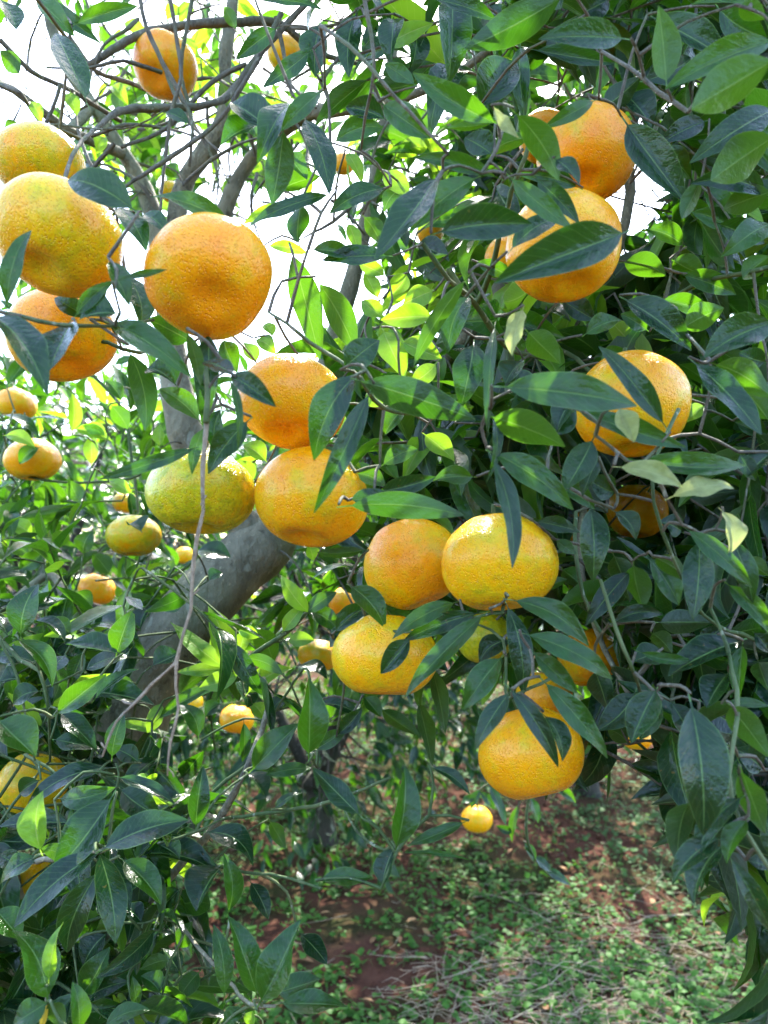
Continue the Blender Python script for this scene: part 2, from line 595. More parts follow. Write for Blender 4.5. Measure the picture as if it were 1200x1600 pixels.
def hero_leaf(bx, by, tx, ty, w, d, code, par):
    mat, roll = KIND[code]
    roll = R(roll + random.uniform(-6, 8))
    under = code in ('u', 'v', 'k')
    tilt = {'b': 0.5, 'w': 0.9, 'd': 0.22, 'g': 0.3, 'y': 0.25, 'p': 0.5}.get(code, 0.25)
    dyp = (ty - by) / F * d
    dd = -tilt * dyp * (-1 if under else 1) * 0.8
    dd += random.uniform(-0.12, 0.12) * math.hypot(tx - bx, ty - by) / F * d
    dd = max(-0.05, min(0.07, dd))
    B, T = P(bx, by, d - dd * 0.5), P(tx, ty, d + dd * 0.5)
    y = nrm(T - B)
    c = nrm(CAMP - (B + T) / 2)
    n0 = nrm(c - np.dot(c, y) * y)
    xs_ = np.cross(y, n0)
    best = None
    for s in (1, -1):
        n = n0 * math.cos(roll) + xs_ * math.sin(roll) * s
        sc_ = n[2] * (-1 if under else 1) + random.uniform(-0.12, 0.12)
        if best is None or sc_ > best[0]: best = (sc_, n)
    n = best[1]
    W = w / F * d / math.cos(roll) * 0.97
    if under: n = -n
    lf = Leaf(B, T, n, W, mat, par, True)
    if code in ('y', 'p'): lit_pts.append((B + T) / 2)
    return lf


# photo tiles, two photo-zoom units per pixel: base x, base y, tip x, tip y, width, depth (m), kind
TILES = {
 (0, 0): """265,305,172,100,86,.5,b;245,72,430,18,52,.6,g;120,0,232,112,60,.6,g;150,8,312,132,50,.65,d;0,0,50,92,60,.5,b;
 860,92,738,185,58,.6,d;962,165,820,272,60,.58,d;840,400,725,318,95,.6,b;820,2,1010,28,34,.5,b;1000,80,985,240,90,.62,d;1110,50,1090,240,84,.6,d;
 905,322,806,505,74,.5,b;1000,290,878,408,60,.48,g;885,415,850,640,92,.5,k;955,375,1030,605,84,.5,b;800,392,690,450,62,.6,w;
 410,650,208,560,110,.42,b;720,702,472,612,62,.45,g;1020,610,762,712,46,.5,b;870,640,760,700,34,.52,y;372,650,458,782,72,.5,b;452,668,530,735,52,.5,b;
 95,318,132,384,40,.8,y;22,950,95,716,60,.40,g;1200,372,1080,335,70,.6,b;1050,440,1200,400,70,.6,g;1200,590,1030,665,64,.55,b;1085,480,1132,572,44,.7,y;
 520,350,590,385,40,.7,b;980,780,1120,802,50,.5,g;842,768,962,792,40,.7,y;1090,700,1122,790,44,.8,y;0,160,60,230,60,.9,v;20,430,80,400,60,.7,v;
 700,20,740,90,40,.8,v;620,180,560,120,50,1.0,y;350,270,400,330,44,1.0,y;440,350,470,420,44,.9,y;330,430,300,480,44,1.0,y;510,520,560,560,50,.9,v;
 560,20,520,60,44,1.1,y;600,10,560,70,44,1.1,y;390,70,460,110,44,1.0,y;220,290,240,360,50,.9,y;880,590,1000,550,60,.6,v;900,480,960,560,60,.6,g;
 940,640,930,760,70,.6,k;1140,680,1190,760,60,.55,v""",
 (600, 0): """215,0,205,262,112,.52,d;550,-5,252,152,112,.46,k;165,0,352,62,52,.5,b;742,120,485,118,88,.42,b;480,158,722,196,52,.5,b;882,250,858,18,92,.42,v;
 1172,10,962,14,44,.45,g;850,60,1082,192,84,.5,b;1050,30,1195,115,92,.5,d;1210,130,880,275,92,.41,g;1212,190,958,340,140,.36,v;1212,345,958,505,100,.45,d;
 1212,430,1020,565,130,.44,v;1190,602,960,572,80,.5,d;1205,600,1060,655,90,.5,v;762,392,945,640,112,.52,d;342,382,90,226,82,.45,g;92,262,0,198,52,.5,g;
 300,330,408,190,130,.56,d;425,150,440,378,64,.56,d;0,330,145,432,84,.5,g;345,552,90,490,54,.45,g;332,386,195,398,32,.5,v;335,480,252,430,84,.5,b;
 452,430,318,492,56,.5,v;420,362,548,562,92,.42,v;540,500,612,575,54,.42,b;402,562,600,722,66,.42,g;480,562,612,700,62,.44,d;
 162,560,-30,808,92,.42,b;282,560,82,720,90,.44,g;180,725,462,700,112,.41,d;652,318,498,400,50,.5,g;742,730,345,880,140,.40,d;402,775,545,682,64,.45,b;
 692,335,802,240,80,.6,k;600,582,420,545,60,.5,d;290,620,205,692,54,.7,y;345,338,420,430,36,.42,p;700,262,650,292,34,.8,y;992,560,930,685,54,.5,v;
 1100,720,962,662,64,.55,g;1210,700,1058,800,84,.5,g;932,765,820,715,64,.6,g;0,540,80,620,66,.6,y;110,720,180,640,60,.7,y;60,590,0,660,50,.6,g;
 820,250,960,180,90,.62,d;560,260,660,200,60,.7,g;1110,20,1190,60,60,.42,v;700,0,560,70,90,.62,d;380,0,470,90,90,.6,d;760,300,840,400,80,.62,b;
 30,60,20,200,80,.6,d;100,100,80,230,80,.65,d;520,100,600,220,80,.65,d;640,100,720,180,80,.66,d;1000,380,860,450,70,.55,d;860,470,960,560,70,.6,g;
 1050,700,1190,760,80,.52,d;1000,590,1100,690,70,.55,g""",
 (0, 400): """-20,190,148,428,104,.38,b;395,60,440,215,92,.49,b;240,182,352,78,48,.41,g;345,20,405,155,62,.41,g;370,76,522,42,24,.40,g;362,180,248,198,82,.41,w;
 218,212,150,358,92,.41,w;350,212,598,374,86,.42,g;270,190,170,130,62,.5,d;588,245,628,405,46,.42,v;650,250,632,525,82,.46,d;700,265,742,365,64,.5,g;
 800,262,862,305,50,.7,y;725,372,632,330,50,.405,w;722,372,862,470,70,.40,d;715,385,742,610,26,.42,g;620,512,498,415,72,.5,g;408,308,455,545,84,.5,k;
 545,400,462,348,90,.5,b;590,262,462,195,90,.5,k;605,602,308,698,46,.42,d;635,540,600,682,42,.45,g;770,520,650,680,84,.46,d;690,480,670,610,62,.47,d;
 1112,372,982,638,112,.42,d;1150,440,982,802,72,.41,d;1078,345,1185,262,96,.45,d;915,0,1000,322,96,.6,v;1000,90,1112,302,90,.6,v;1205,0,1005,12,62,.5,b;
 1140,395,1485,510,118,.42,k;225,545,226,430,44,1.0,y;286,650,290,556,46,1.0,y;500,592,502,526,38,1.0,y;120,600,60,650,44,1.0,g;350,470,400,540,60,1.0,v;
 380,450,330,390,44,1.0,g;20,560,110,600,44,1.0,y;240,540,350,580,44,1.0,y;250,770,215,700,50,1.0,v;410,740,340,700,44,.9,y;
 330,560,260,530,44,1.0,y;800,330,760,270,50,.62,y;850,250,830,210,40,.7,y;1200,60,1120,20,50,.7,y;1180,130,1140,50,50,.7,y;
 1195,190,1130,140,60,.65,y;1000,480,1100,560,70,.6,y;1190,470,1150,420,70,.6,y;830,640,760,590,60,.6,y;790,700,740,640,60,.6,y;480,620,450,700,50,.8,v;
 1100,760,1205,735,60,.46,d;1120,680,1205,720,60,.5,g""",
 (600, 400): """250,80,90,342,56,.45,v;262,130,200,300,96,.47,d;150,192,-10,200,74,.5,y;0,238,66,382,90,.56,y;280,278,240,472,104,.5,d;385,410,792,466,118,.385,g;
 345,505,566,592,110,.42,v;870,520,672,280,72,.42,d;760,140,962,292,92,.48,b;870,140,1032,182,60,.5,g;632,242,742,200,60,.5,g;940,222,1062,162,90,.48,v;
 1210,210,1000,318,112,.42,d;978,340,1180,558,82,.42,b;1040,340,1212,442,100,.45,v;1200,510,1140,430,90,.5,v;610,485,944,598,70,.42,g;735,480,782,582,70,.40,p;
 800,642,1132,652,74,.42,g;742,660,935,722,64,.405,p;905,750,1095,722,60,.41,p;650,580,558,742,92,.42,d;665,640,620,752,54,.45,d;350,620,592,792,88,.42,g;
 345,225,320,560,36,.42,b;330,480,322,705,30,.43,b;342,640,402,975,62,.405,b;592,450,540,545,70,.5,b;-100,780,250,812,90,.42,k;0,650,105,602,60,.5,g;
 -10,735,162,690,62,.47,d;275,690,152,702,62,.47,g;452,240,552,335,92,.48,v;432,170,400,312,60,.42,p;290,20,425,82,50,.55,g;540,710,660,792,60,.5,g;
 1112,622,1162,702,52,.45,d;1205,620,1132,692,64,.45,b;752,20,882,62,80,.55,v;905,15,1000,62,70,.6,v;1205,0,1120,72,70,.5,v;70,60,10,130,60,.7,y;
 150,110,60,150,70,.6,y;380,390,500,440,80,.52,w;430,330,380,400,70,.52,b;60,270,180,320,70,.55,y;160,340,80,400,60,.6,y;540,560,600,480,80,.5,d;
 500,690,420,640,80,.48,d;1000,470,940,520,50,.55,y;680,330,760,300,50,.6,g;720,740,640,700,84,.46,d;1190,330,1110,300,70,.5,d;820,230,740,180,60,.6,g;
 560,140,660,200,70,.6,b;940,60,1100,120,70,.55,g;1100,520,1200,560,60,.6,g;180,500,280,470,60,.55,v;130,560,220,640,70,.6,y;60,480,0,560,60,.6,g""",
 (0, 800): """65,380,118,224,90,.6,b;100,345,205,405,36,.6,w;365,440,205,412,58,.6,w;365,442,412,308,76,.6,g;60,402,165,545,62,.6,g;182,628,332,508,72,.55,g;
 300,582,432,490,32,.6,w;695,482,532,342,60,.8,y;730,492,652,290,86,.8,y;745,372,812,390,42,.8,y;745,445,768,366,50,.8,y;700,488,552,500,42,.8,y;
 742,512,622,548,62,.78,y;778,562,912,488,60,.78,y;790,600,824,645,52,.8,y;750,530,772,612,60,.8,w;500,642,702,542,44,.8,g;372,660,502,692,32,.8,y;
 505,600,460,690,52,.8,y;962,312,880,198,58,.75,y;962,312,1052,250,50,.75,g;885,372,950,290,48,.75,y;968,310,1062,372,62,.75,g;902,402,982,400,50,.78,y;
 935,482,1022,520,46,.75,w;965,752,968,520,96,.55,g;792,802,932,660,90,.6,g;802,792,902,740,50,.62,v;0,655,112,762,112,.5,g;192,630,302,742,62,.6,b;
 175,712,312,740,60,.6,b;350,762,388,628,60,.58,d;240,562,482,602,72,.65,b;-5,450,112,470,62,.65,b;582,270,500,302,62,.9,b;440,362,470,300,50,.9,w;
 262,440,222,542,52,.65,d;270,492,402,450,50,.65,w;762,660,758,782,36,.7,d;990,740,1082,680,52,.65,g;1060,692,1132,612,50,.65,d;1050,372,1162,290,62,.58,d;
 1100,235,1205,362,80,.56,g;1100,370,1030,422,60,.58,b;1190,370,1078,455,50,.57,d;1205,420,1170,510,62,.56,d;1135,120,990,126,36,.55,k;655,212,695,190,40,.9,w;
 620,120,720,140,60,.95,w;440,60,400,40,50,.95,w;30,300,80,340,50,.7,d;0,530,60,520,50,.65,w;200,450,160,500,60,.66,w;240,250,290,290,50,1.0,v;
 260,130,290,60,60,1.0,g;210,60,160,120,54,1.0,v;100,70,30,30,54,1.0,y;340,190,290,130,60,1.0,v;130,130,60,180,60,1.0,g;20,90,90,130,54,1.0,v;
 980,150,965,100,44,.8,y;620,700,560,600,60,.7,g;120,560,40,600,60,.62,b;430,780,360,740,60,.62,d;1000,600,1130,640,40,.7,b;1140,580,1190,640,50,.7,g;
 850,620,900,580,40,.9,b;690,600,640,640,50,.8,b;220,380,140,340,60,.66,v;20,380,-20,320,60,.66,w;480,480,560,440,60,.7,w;420,540,360,560,60,.7,v""",
 (600, 800): """415,278,642,418,78,.46,g;388,300,432,578,76,.47,d;455,385,718,522,74,.44,g;470,440,605,566,62,.45,g;510,540,702,768,76,.44,g;400,560,546,798,60,.43,d;
 388,570,282,742,64,.43,d;505,640,560,778,62,.45,b;362,460,245,618,86,.46,g;215,285,25,392,60,.5,g;285,318,60,402,62,.5,d;302,330,60,578,66,.48,g;
 80,400,-10,505,70,.5,d;-5,290,62,382,100,.62,g;150,490,192,692,52,.6,v;110,600,152,792,52,.62,v;388,400,298,472,72,.5,d;-5,620,112,702,52,.8,v;
 645,-10,652,218,92,.45,d;725,0,788,85,60,.45,b;540,90,602,132,42,.5,g;480,30,612,62,52,.5,d;765,190,630,355,70,.5,d;720,140,770,280,80,.52,k;
 780,170,812,305,82,.5,v;830,150,922,292,80,.48,g;850,145,952,215,62,.47,v;955,60,1152,235,62,.42,g;985,95,965,335,96,.425,d;1090,90,1152,285,72,.43,d;
 1060,0,1078,132,60,.42,p;1080,230,1205,385,62,.43,g;720,345,872,320,52,.5,d;865,345,1025,345,80,.5,k;805,440,962,460,36,.45,g;1105,405,888,512,90,.45,b;
 862,430,780,465,80,.47,b;1120,420,1108,592,52,.45,g;1070,510,1008,612,80,.45,b;1000,600,1132,672,90,.5,d;782,570,668,682,92,.5,d;848,560,772,722,98,.42,d;
 862,600,800,712,70,.44,d;962,612,1000,1012,150,.385,d;1085,610,1205,765,92,.42,v;1070,600,1205,606,32,.44,g;1170,470,1205,562,60,.5,k;560,182,622,232,62,.6,v;
 490,232,572,210,42,.6,v;1160,380,1205,440,60,.5,d;660,500,700,620,80,.55,k;900,600,960,700,70,.5,d;1130,150,1200,200,60,.5,v;930,60,860,30,70,.52,d;
 840,380,900,440,60,.5,v;1000,420,1060,360,60,.52,d;760,720,700,680,60,.6,v;1180,800,1100,740,90,.45,d;880,720,940,790,60,.6,d""",
 (0, 1200): """125,252,132,72,86,.5,y;215,172,-10,185,62,.6,b;332,0,75,130,60,.6,b;190,96,358,62,70,.55,g;378,30,552,116,42,.55,b;345,100,168,325,118,.5,b;
 330,248,588,162,98,.48,b;312,270,362,548,92,.48,b;302,270,42,498,88,.48,b;305,330,208,582,92,.55,d;130,250,245,284,52,.5,v;112,280,-2,362,60,.5,b;
 388,290,505,425,82,.55,g;-10,445,65,532,84,.5,g;148,715,42,505,110,.45,g;152,658,195,480,46,.45,y;145,735,38,802,82,.43,g;245,820,228,668,60,.43,g;
 150,740,205,808,52,.44,v;148,740,132,815,24,.44,o;330,805,468,755,52,.5,g;612,178,636,-5,66,.55,d;655,200,792,302,80,.6,b;692,310,612,445,90,.6,w;
 715,445,700,268,60,.55,g;785,360,840,472,56,.6,b;845,170,892,252,46,.7,v;1118,142,978,0,70,.5,b;702,705,668,490,60,.5,g;800,700,715,460,84,.48,g;
 818,724,938,474,110,.46,g;885,735,1086,742,68,.48,g;870,700,1002,658,70,.52,g;430,602,496,510,52,.6,d;524,600,440,630,50,.6,v;430,742,415,650,36,.55,g;
 500,702,440,650,60,.6,g;1005,350,1162,340,54,.5,g;260,702,342,560,80,.6,g;270,722,402,668,60,.6,d;380,70,502,152,90,.6,d;500,240,562,282,60,.6,b;
 940,520,1022,612,62,.6,b;860,125,942,76,26,.6,b;770,20,830,92,52,.6,w;972,0,830,22,42,.6,g;700,805,772,760,50,.5,g;60,300,0,270,60,.55,d;
 390,460,300,430,60,.6,b;560,560,600,480,60,.65,g;440,480,380,430,60,.62,b;560,380,500,440,60,.65,b;330,520,260,620,80,.62,b;120,40,60,80,60,.6,d;
 790,760,775,805,40,.5,y;560,640,500,560,60,.65,b;180,580,100,600,80,.62,d;620,640,560,720,70,.66,g""",
 (600, 1200): """40,242,66,-5,86,.5,g;440,235,472,295,28,1.3,b;470,280,525,325,28,1.3,b;500,312,585,365,28,1.3,b;420,120,400,232,26,1.4,g;330,55,382,180,30,1.4,b;460,95,482,172,28,1.4,b;300,70,272,125,28,1.7,d;300,75,345,130,28,1.7,d;285,90,240,110,26,1.7,g;500,20,560,80,30,1.4,b;430,30,390,90,30,1.4,d;400,200,350,180,26,1.4,d;530,60,600,110,30,1.4,g;245,172,72,242,42,.5,g;155,0,268,82,38,.5,b;65,265,272,288,14,.5,g;-5,362,32,248,62,.5,b;1112,95,978,292,72,.38,d;
 1045,220,898,362,72,.38,d;950,112,918,305,82,.40,k;1052,248,968,428,82,.40,b;1132,165,1070,298,62,.38,g;1120,15,1192,205,82,.38,v;1088,288,1215,520,62,.38,d;
 1140,290,1212,312,44,.4,b;930,15,885,62,34,.5,b;1190,150,1212,280,60,.4,d;1100,-20,1060,130,84,.42,d""",
}

# ------------------------------------------------------------------ fruit: x, y, width, height (photo px), depth, greenness, yellowness, navel turned to camera, label
FR = [
 (62, 256, 136, 98, .62, .45, .6, 0, 'grey green topped mandarin half hidden behind the big yellow one at the left edge'),
 (92, 373, 198, 182, .46, .22, .75, .35, 'big yellow mandarin cut by the left edge with one small leaf across its cheek'),
 (327, 434, 196, 186, .46, -.25, .05, .75, 'deep orange mandarin with its dimpled base turned this way against the bright gap'),
 (98, 524, 164, 128, .56, -.1, .15, .2, 'orange mandarin partly covered by pale drooping leaves under the big yellow one'),
 (258, 104, 102, 96, .9, -.3, .1, .5, 'orange mandarin behind thin crossing bare twigs near the top'),
 (446, 84, 58, 52, 1.35, -.1, .5, 0, 'small far mandarin near the top edge peeping past a dark leaf'),
 (457, 630, 170, 166, .53, -.12, .2, .35, 'orange mandarin touching the one below it with a long leaf over its right cheek'),
 (487, 779, 176, 148, .52, .12, .5, .2, 'yellow orange mandarin hanging directly in front of the fork of the thick trunk'),
 (314, 770, 168, 126, .54, .85, .9, .1, 'greenest large mandarin, crossed by the dry hanging twig'),
 (51, 719, 84, 62, 1.05, .05, .6, 0, 'small squat mandarin alone on a thin shoot at the left edge'),
 (209, 838, 84, 60, 1.05, .45, .6, 0, 'small squat yellow green mandarin left of the trunk under a curled leaf'),
 (196, 786, 40, 32, 1.7, .3, .6, 0, 'tiny pale mandarin just above the small squat yellow green one'),
 (645, 882, 154, 142, .60, .05, .45, .1, 'mandarin tucked behind the bright yellow one and touching its left side'),
 (780, 881, 180, 150, .52, .2, .95, .1, 'bright yellow mandarin in the middle with a narrow bluish leaf tip hanging over it'),
 (601, 1026, 166, 122, .58, .2, .8, .1, 'yellow mandarin half under long leaves just below the touching pair'),
 (757, 996, 88, 80, .78, 1.0, .9, 0, 'shaded green mandarin deep under the bright yellow one'),
 (920, 1028, 96, 108, .8, -.1, .3, .1, 'orange mandarin behind pointed green leaves, above and right of the lowest large one'),
 (830, 1178, 164, 136, .56, -.05, .35, .25, 'lowest large mandarin, orange, its top covered by dark pointed leaves'),
 (370, 1124, 54, 44, 1.6, -.15, .3, 0, 'small orange mandarin hanging alone below the sunlit yellow green shoot'),
 (745, 1280, 50, 40, 1.8, 0, .7, 0, 'small yellow mandarin hanging alone over the weedy ground'),
 (51, 1226, 104, 96, .85, .3, .8, 0, 'yellow green mandarin at the left edge under a broken twig'),
 (43, 1374, 78, 66, 1.0, .2, .9, 0, 'yellow mandarin showing between broad dark leaves at the lower left'),
 (916, 242, 152, 156, .60, -.3, -.1, .3, 'dark orange mandarin in the shade, uppermost of the right hand cluster'),
 (852, 214, 84, 76, .78, -.2, 0, 0, 'mandarin almost hidden by leaves behind the dark orange uppermost one'),
 (880, 386, 178, 192, .53, -.25, .45, .2, 'orange mandarin with a broad dark leaf across its middle under the dark orange one'),
 (790, 402, 66, 60, .8, -.1, .2, 0, 'sliver of an orange mandarin left of the broad dark leaf'),
 (986, 634, 178, 158, .56, .1, .5, .1, 'rough skinned mandarin among dark leaves by the right with a pale scar on top'),
 (995, 800, 92, 88, .8, -.1, .3, 0, 'orange mandarin seen in scraps between leaves below the rough skinned one'),
 (152, 921, 58, 46, 1.6, -.1, .2, 0, 'small orange mandarin behind a bare twig left of the leaning trunk'),
 (26, 632, 60, 48, 1.4, -.1, .4, 0, 'small orange mandarin far behind leaves by the left edge, above the lone squat one'),
 (538, 940, 50, 46, 1.5, -.1, .3, 0, 'small orange mandarin left of the touching pair, cut by a leaf'),
 (498, 1024, 66, 50, 1.2, .1, .7, 0, 'small yellow mandarin behind the shoot left of the half hidden yellow one'),
 (299, 1098, 36, 34, 2.0, .4, .8, 0, 'tiny yellow green mandarin in the shade right of the dry twig'),
 (996, 1154, 46, 36, 1.8, -.1, .3, 0, 'tiny orange mandarin low behind the dark leaves by the right'),
 (266, 300, 34, 48, 1.6, .1, .9, 0, 'tiny yellow mandarin against the bright sky between bare branches'),
 (537, 256, 36, 34, 1.9, -.1, .2, 0, 'tiny orange mandarin far back in the upper crown'),
 (288, 868, 30, 32, 2.1, .2, .9, 0, 'tiny yellow mandarin just right of the dry twig against the trunk'),
 (850, 1088, 88, 76, .74, -.1, .3, 0, 'mandarin peeping out between pointed leaves above the lowest large one'),
 (672, 362, 44, 40, 1.3, 0, .4, 0, 'small orange mandarin speck behind the bluish leaves in the crown'),
 (912, 824, 60, 56, .85, -.1, .3, 0, 'scrap of an orange mandarin behind a hanging dark leaf right of the bright yellow one'),
]

# ------------------------------------------------------------------ things: the two near trees
tree_main = empty('mandarin_tree', (-0.50, 1.1, 0))
tag(tree_main, 'large mandarin tree with thick leaning forked trunk and heavily laden low boughs', 'tree')
tree_low = empty('mandarin_tree', (-0.62, 0.95, 0))
tag(tree_low, 'smaller mandarin tree whose leafy shoots fill the lower left in front of the leaning trunk', 'tree')


def owner_of(px, py, d):
    if py > 890 and px < 530: return tree_low
    if 540 < py < 900 and px < 240 and d > .7: return tree_low
    if py > 1190 and px < 740: return tree_low
    return tree_main


leaves = []
for (ox, oy), txt in TILES.items():
    for item in txt.replace('\n', '').split(';'):
        if not item.strip(): continue
        a = [q.strip() for q in item.split(',')]
        bx, by, tx, ty, w, d = map(float, a[:6])
        bx, tx = ox + bx / 2, ox + tx / 2
        by, ty = oy + by / 2, oy + ty / 2
        par = owner_of((bx + tx) / 2, (by + ty) / 2, d)
        leaves.append(hero_leaf(bx, by, tx, ty, w / 2, d, a[6], par))
n_hero = len(leaves)

fruit_c = np.array([P(f[0], f[1], f[4]) for f in FR])
fruit_r = np.array([f[2] / F * f[4] / 2 for f in FR])
fruit_px = np.array([(f[0], f[1], f[2] / 2, f[3] / 2, f[4]) for f in FR])

# ------------------------------------------------------------------ branches (photo px, depth, radius in m)
BR_MAIN = [
 # trunk, limbs
 ('trunk', [(150, 2250, 1.12, .060), (165, 1800, 1.10, .054), (180, 1420, 1.08, .050), (196, 1180, 1.06, .048), (262, 1010, 1.05, .047), (350, 905, 1.08, .047), (420, 842, 1.12, .044), (450, 780, 1.16, .036)]),
 ('branch', [(450, 780, 1.16, .035), (480, 700, 1.18, .028), (505, 590, 1.2, .022), (560, 400, 1.2, .018), (600, 200, 1.2, .014), (625, -80, 1.2, .010), (640, -500, 1.2, .006)]),
 ('branch', [(420, 850, 1.11, .036), (352, 790, 1.1, .035), (300, 700, 1.08, .034), (278, 620, 1.08, .030), (265, 500, 1.1, .022), (238, 330, 1.12, .017), (200, 250, 1.12, .014), (145, 165, 1.12, .012), (80, 40, 1.1, .010), (30, -300, 1.1, .006)]),
 ('branch', [(268, 520, 1.1, .02), (280, 312, 1.12, .019), (322, 235, 1.12, .018), (352, 180, 1.12, .016), (352, 90, 1.12, .012), (366, -40, 1.12, .011), (380, -500, 1.1, .006)]),
 ('branch', [(320, 430, 1.15, .018), (350, 330, 1.15, .016), (392, 250, 1.15, .014), (470, 184, 1.1, .014), (536, 170, 1.05, .012), (640, 150, 1.0, .009), (760, 80, .95, .006), (850, -60, .9, .004)]),
 ('branch', [(450, 780, 1.16, .026), (600, 640, 1.1, .021), (750, 500, .95, .017), (870, 300, .9, .013), (1000, 130, .85, .010), (1180, -20, .8, .006), (1400, -200, .8, .004)]),
 ('branch', [(760, 490, .95, .012), (900, 512, .85, .010), (1050, 560, .8, .008), (1230, 640, .78, .006), (1400, 760, .78, .004)]),
 ('branch', [(905, 515, .85, .007), (925, 700, .72, .005), (905, 850, .68, .004), (930, 980, .66, .003), (985, 1090, .6, .0025)]),
 ('branch', [(960, 170, .85, .008), (985, 300, .84, .008), (960, 400, .84, .007), (920, 500, .8, .006)]),
 ('branch', [(145, 165, 1.12, .011), (60, 260, 1.0, .008), (-60, 380, .9, .006)]),
 ('branch', [(190, 240, 1.1, .010), (100, 200, 1.0, .008), (20, 140, .95, .006), (-80, 100, .9, .004)]),
 # thin twigs at the upper left
 ('twig', [(100, 282, .55, .0028), (118, 235, .6, .003), (150, 200, .7, .0038), (195, 172, .78, .0042), (250, 166, .8, .0042), (320, 164, .82, .004), (360, 148, .85, .0045), (400, 90, .86, .0045), (450, 35, .86, .004), (520, -40, .86, .004)]),
 ('twig', [(110, 120, .85, .003), (165, 85, .85, .0045), (220, 55, .88, .0052), (300, 40, .9, .0055), (380, 33, .92, .0055), (440, 38, .95, .005), (490, 78, .98, .004), (560, 100, 1.0, .003)]),
 ('twig', [(262, -20, .8, .0025), (276, 60, .8, .0025), (284, 120, .8, .0022), (270, 170, .8, .0022), (258, 250, .8, .002), (250, 335, .78, .0015)]),
 ('twig', [(304, -20, .82, .0026), (290, 60, .82, .0024), (284, 118, .82, .0024), (296, 170, .82, .002), (302, 210, .8, .0015)]),
 ('twig', [(215, -20, .8, .0026), (228, 40, .8, .0026), (252, 95, .8, .0026), (278, 140, .8, .0024), (300, 190, .8, .0022), (296, 260, .8, .0016)]),
 ('twig', [(500, 40, .45, .0022), (545, 72, .43, .0022), (590, 118, .42, .002), (640, 175, .42, .0018), (700, 240, .42, .0016)]),
 ('twig', [(568, -10, .5, .0026), (580, 50, .5, .0026), (586, 110, .5, .0022), (570, 180, .52, .002), (564, 235, .54, .0014)]),
 ('twig', [(0, 62, .9, .003), (50, 110, .92, .003), (110, 140, .95, .003), (190, 190, 1.0, .003)]),
 ('twig', [(95, 130, .9, .0024), (82, 170, .9, .0024), (64, 205, .9, .002)]),
 ('twig', [(110, 60, .95, .003), (150, 110, .95, .003), (200, 130, .98, .003), (290, 170, 1.0, .003)]),
 ('twig', [(385, 100, .86, .003), (330, 130, .85, .0028), (260, 200, .84, .0026), (190, 230, .8, .002)]),
 ('twig', [(440, 20, .8, .003), (410, 80, .8, .003), (370, 150, .8, .0028), (330, 200, .8, .0026), (240, 262, .78, .0022), (180, 300, .76, .0016)]),
 # shoots that carry fruit and leaves
 ('twig', [(1000, 130, .7, .004), (960, 175, .6, .004), (930, 168, .58, .003)]),
 ('twig', [(1075, 175, .42, .0026), (1030, 140, .44, .0026), (985, 110, .46, .0022), (940, 80, .48, .002)]),
 ('twig', [(700, 420, .6, .005), (738, 470, .6, .005), (760, 440, .56, .004), (800, 300, .5, .003), (820, 240, .48, .0026), (830, 190, .48, .002)]),
 ('twig', [(660, 380, .5, .003), (700, 440, .52, .0032), (742, 470, .56, .004), (790, 540, .6, .004), (850, 560, .66, .004)]),
 ('twig', [(-20, 482, .42, .0022), (60, 501, .41, .0022), (118, 505, .41, .002), (178, 508, .42, .0018), (240, 500, .45, .0018)]),
 ('twig', [(420, 488, .55, .002), (455, 510, .5, .0024), (482, 535, .5, .0026), (530, 562, .48, .0026), (566, 592, .46, .0026), (600, 640, .5, .003), (680, 650, .6, .004)]),
 ('twig', [(60, 560, .62, .002), (110, 533, .56, .0024), (170, 535, .55, .0026), (215, 550, .56, .003), (270, 520, .8, .004)]),
 ('twig', [(318, 560, .46, .003), (322, 610, .43, .003), (322, 660, .42, .0035)]),
 ('twig', [(270, 520, 1.0, .006), (300, 500, .7, .005), (316, 530, .5, .004), (322, 600, .45, .003)]),
 ('twig', [(785, 960, .5, .0022), (795, 935, .52, .0024), (830, 870, .6, .003), (880, 860, .64, .003)]),
 ('twig', [(938, 905, .46, .0018), (960, 980, .45, .0022), (988, 1040, .45, .0022), (1000, 1080, .5, .002)]),
 ('twig', [(1110, 950, .46, .0018), (1125, 990, .45, .002), (1145, 1040, .44, .0022), (1150, 1120, .42, .0024), (1140, 1210, .4, .0022), (1160, 1290, .39, .002), (1210, 1370, .38, .0018)]),
 ('twig', [(900, 800, .6, .003), (898, 860, .56, .003), (912, 930, .55, .0026), (940, 990, .52, .0022)]),
 ('twig', [(1040, 470, .6, .003), (1100, 440, .56, .003), (1180, 420, .5, .003), (1260, 400, .5, .003)]),
 ('twig', [(860, 540, .7, .004), (900, 560, .66, .004), (935, 590, .62, .003), (960, 580, .58, .002)]),
 ('twig', [(1180, 1000, .5, .003), (1100, 960, .48, .002), (1040, 830, .45, .002), (1020, 740, .45, .002), (1060, 640, .5, .003)]),
 ('twig', [(745, 975, .52, .0016), (785, 1000, .49, .0018), (792, 1080, .46, .0018), (800, 1090, .45, .0018), (860, 1060, .5, .002)]),
 ('twig', [(870, 1090, 1.3, .003), (835, 1200, 1.32, .003), (822, 1290, 1.3, .0026), (835, 1340, 1.3, .002), (862, 1372, 1.3, .0015)]),
 ('twig', [(835, 1200, 1.32, .003), (790, 1215, 1.55, .0026), (752, 1232, 1.75, .0022), (745, 1262, 1.8, .002)]),
 ('twig', [(595, 985, .56, .002), (680, 985, .52, .002), (750, 962, .5, .002), (785, 958, .5, .002)]),
]
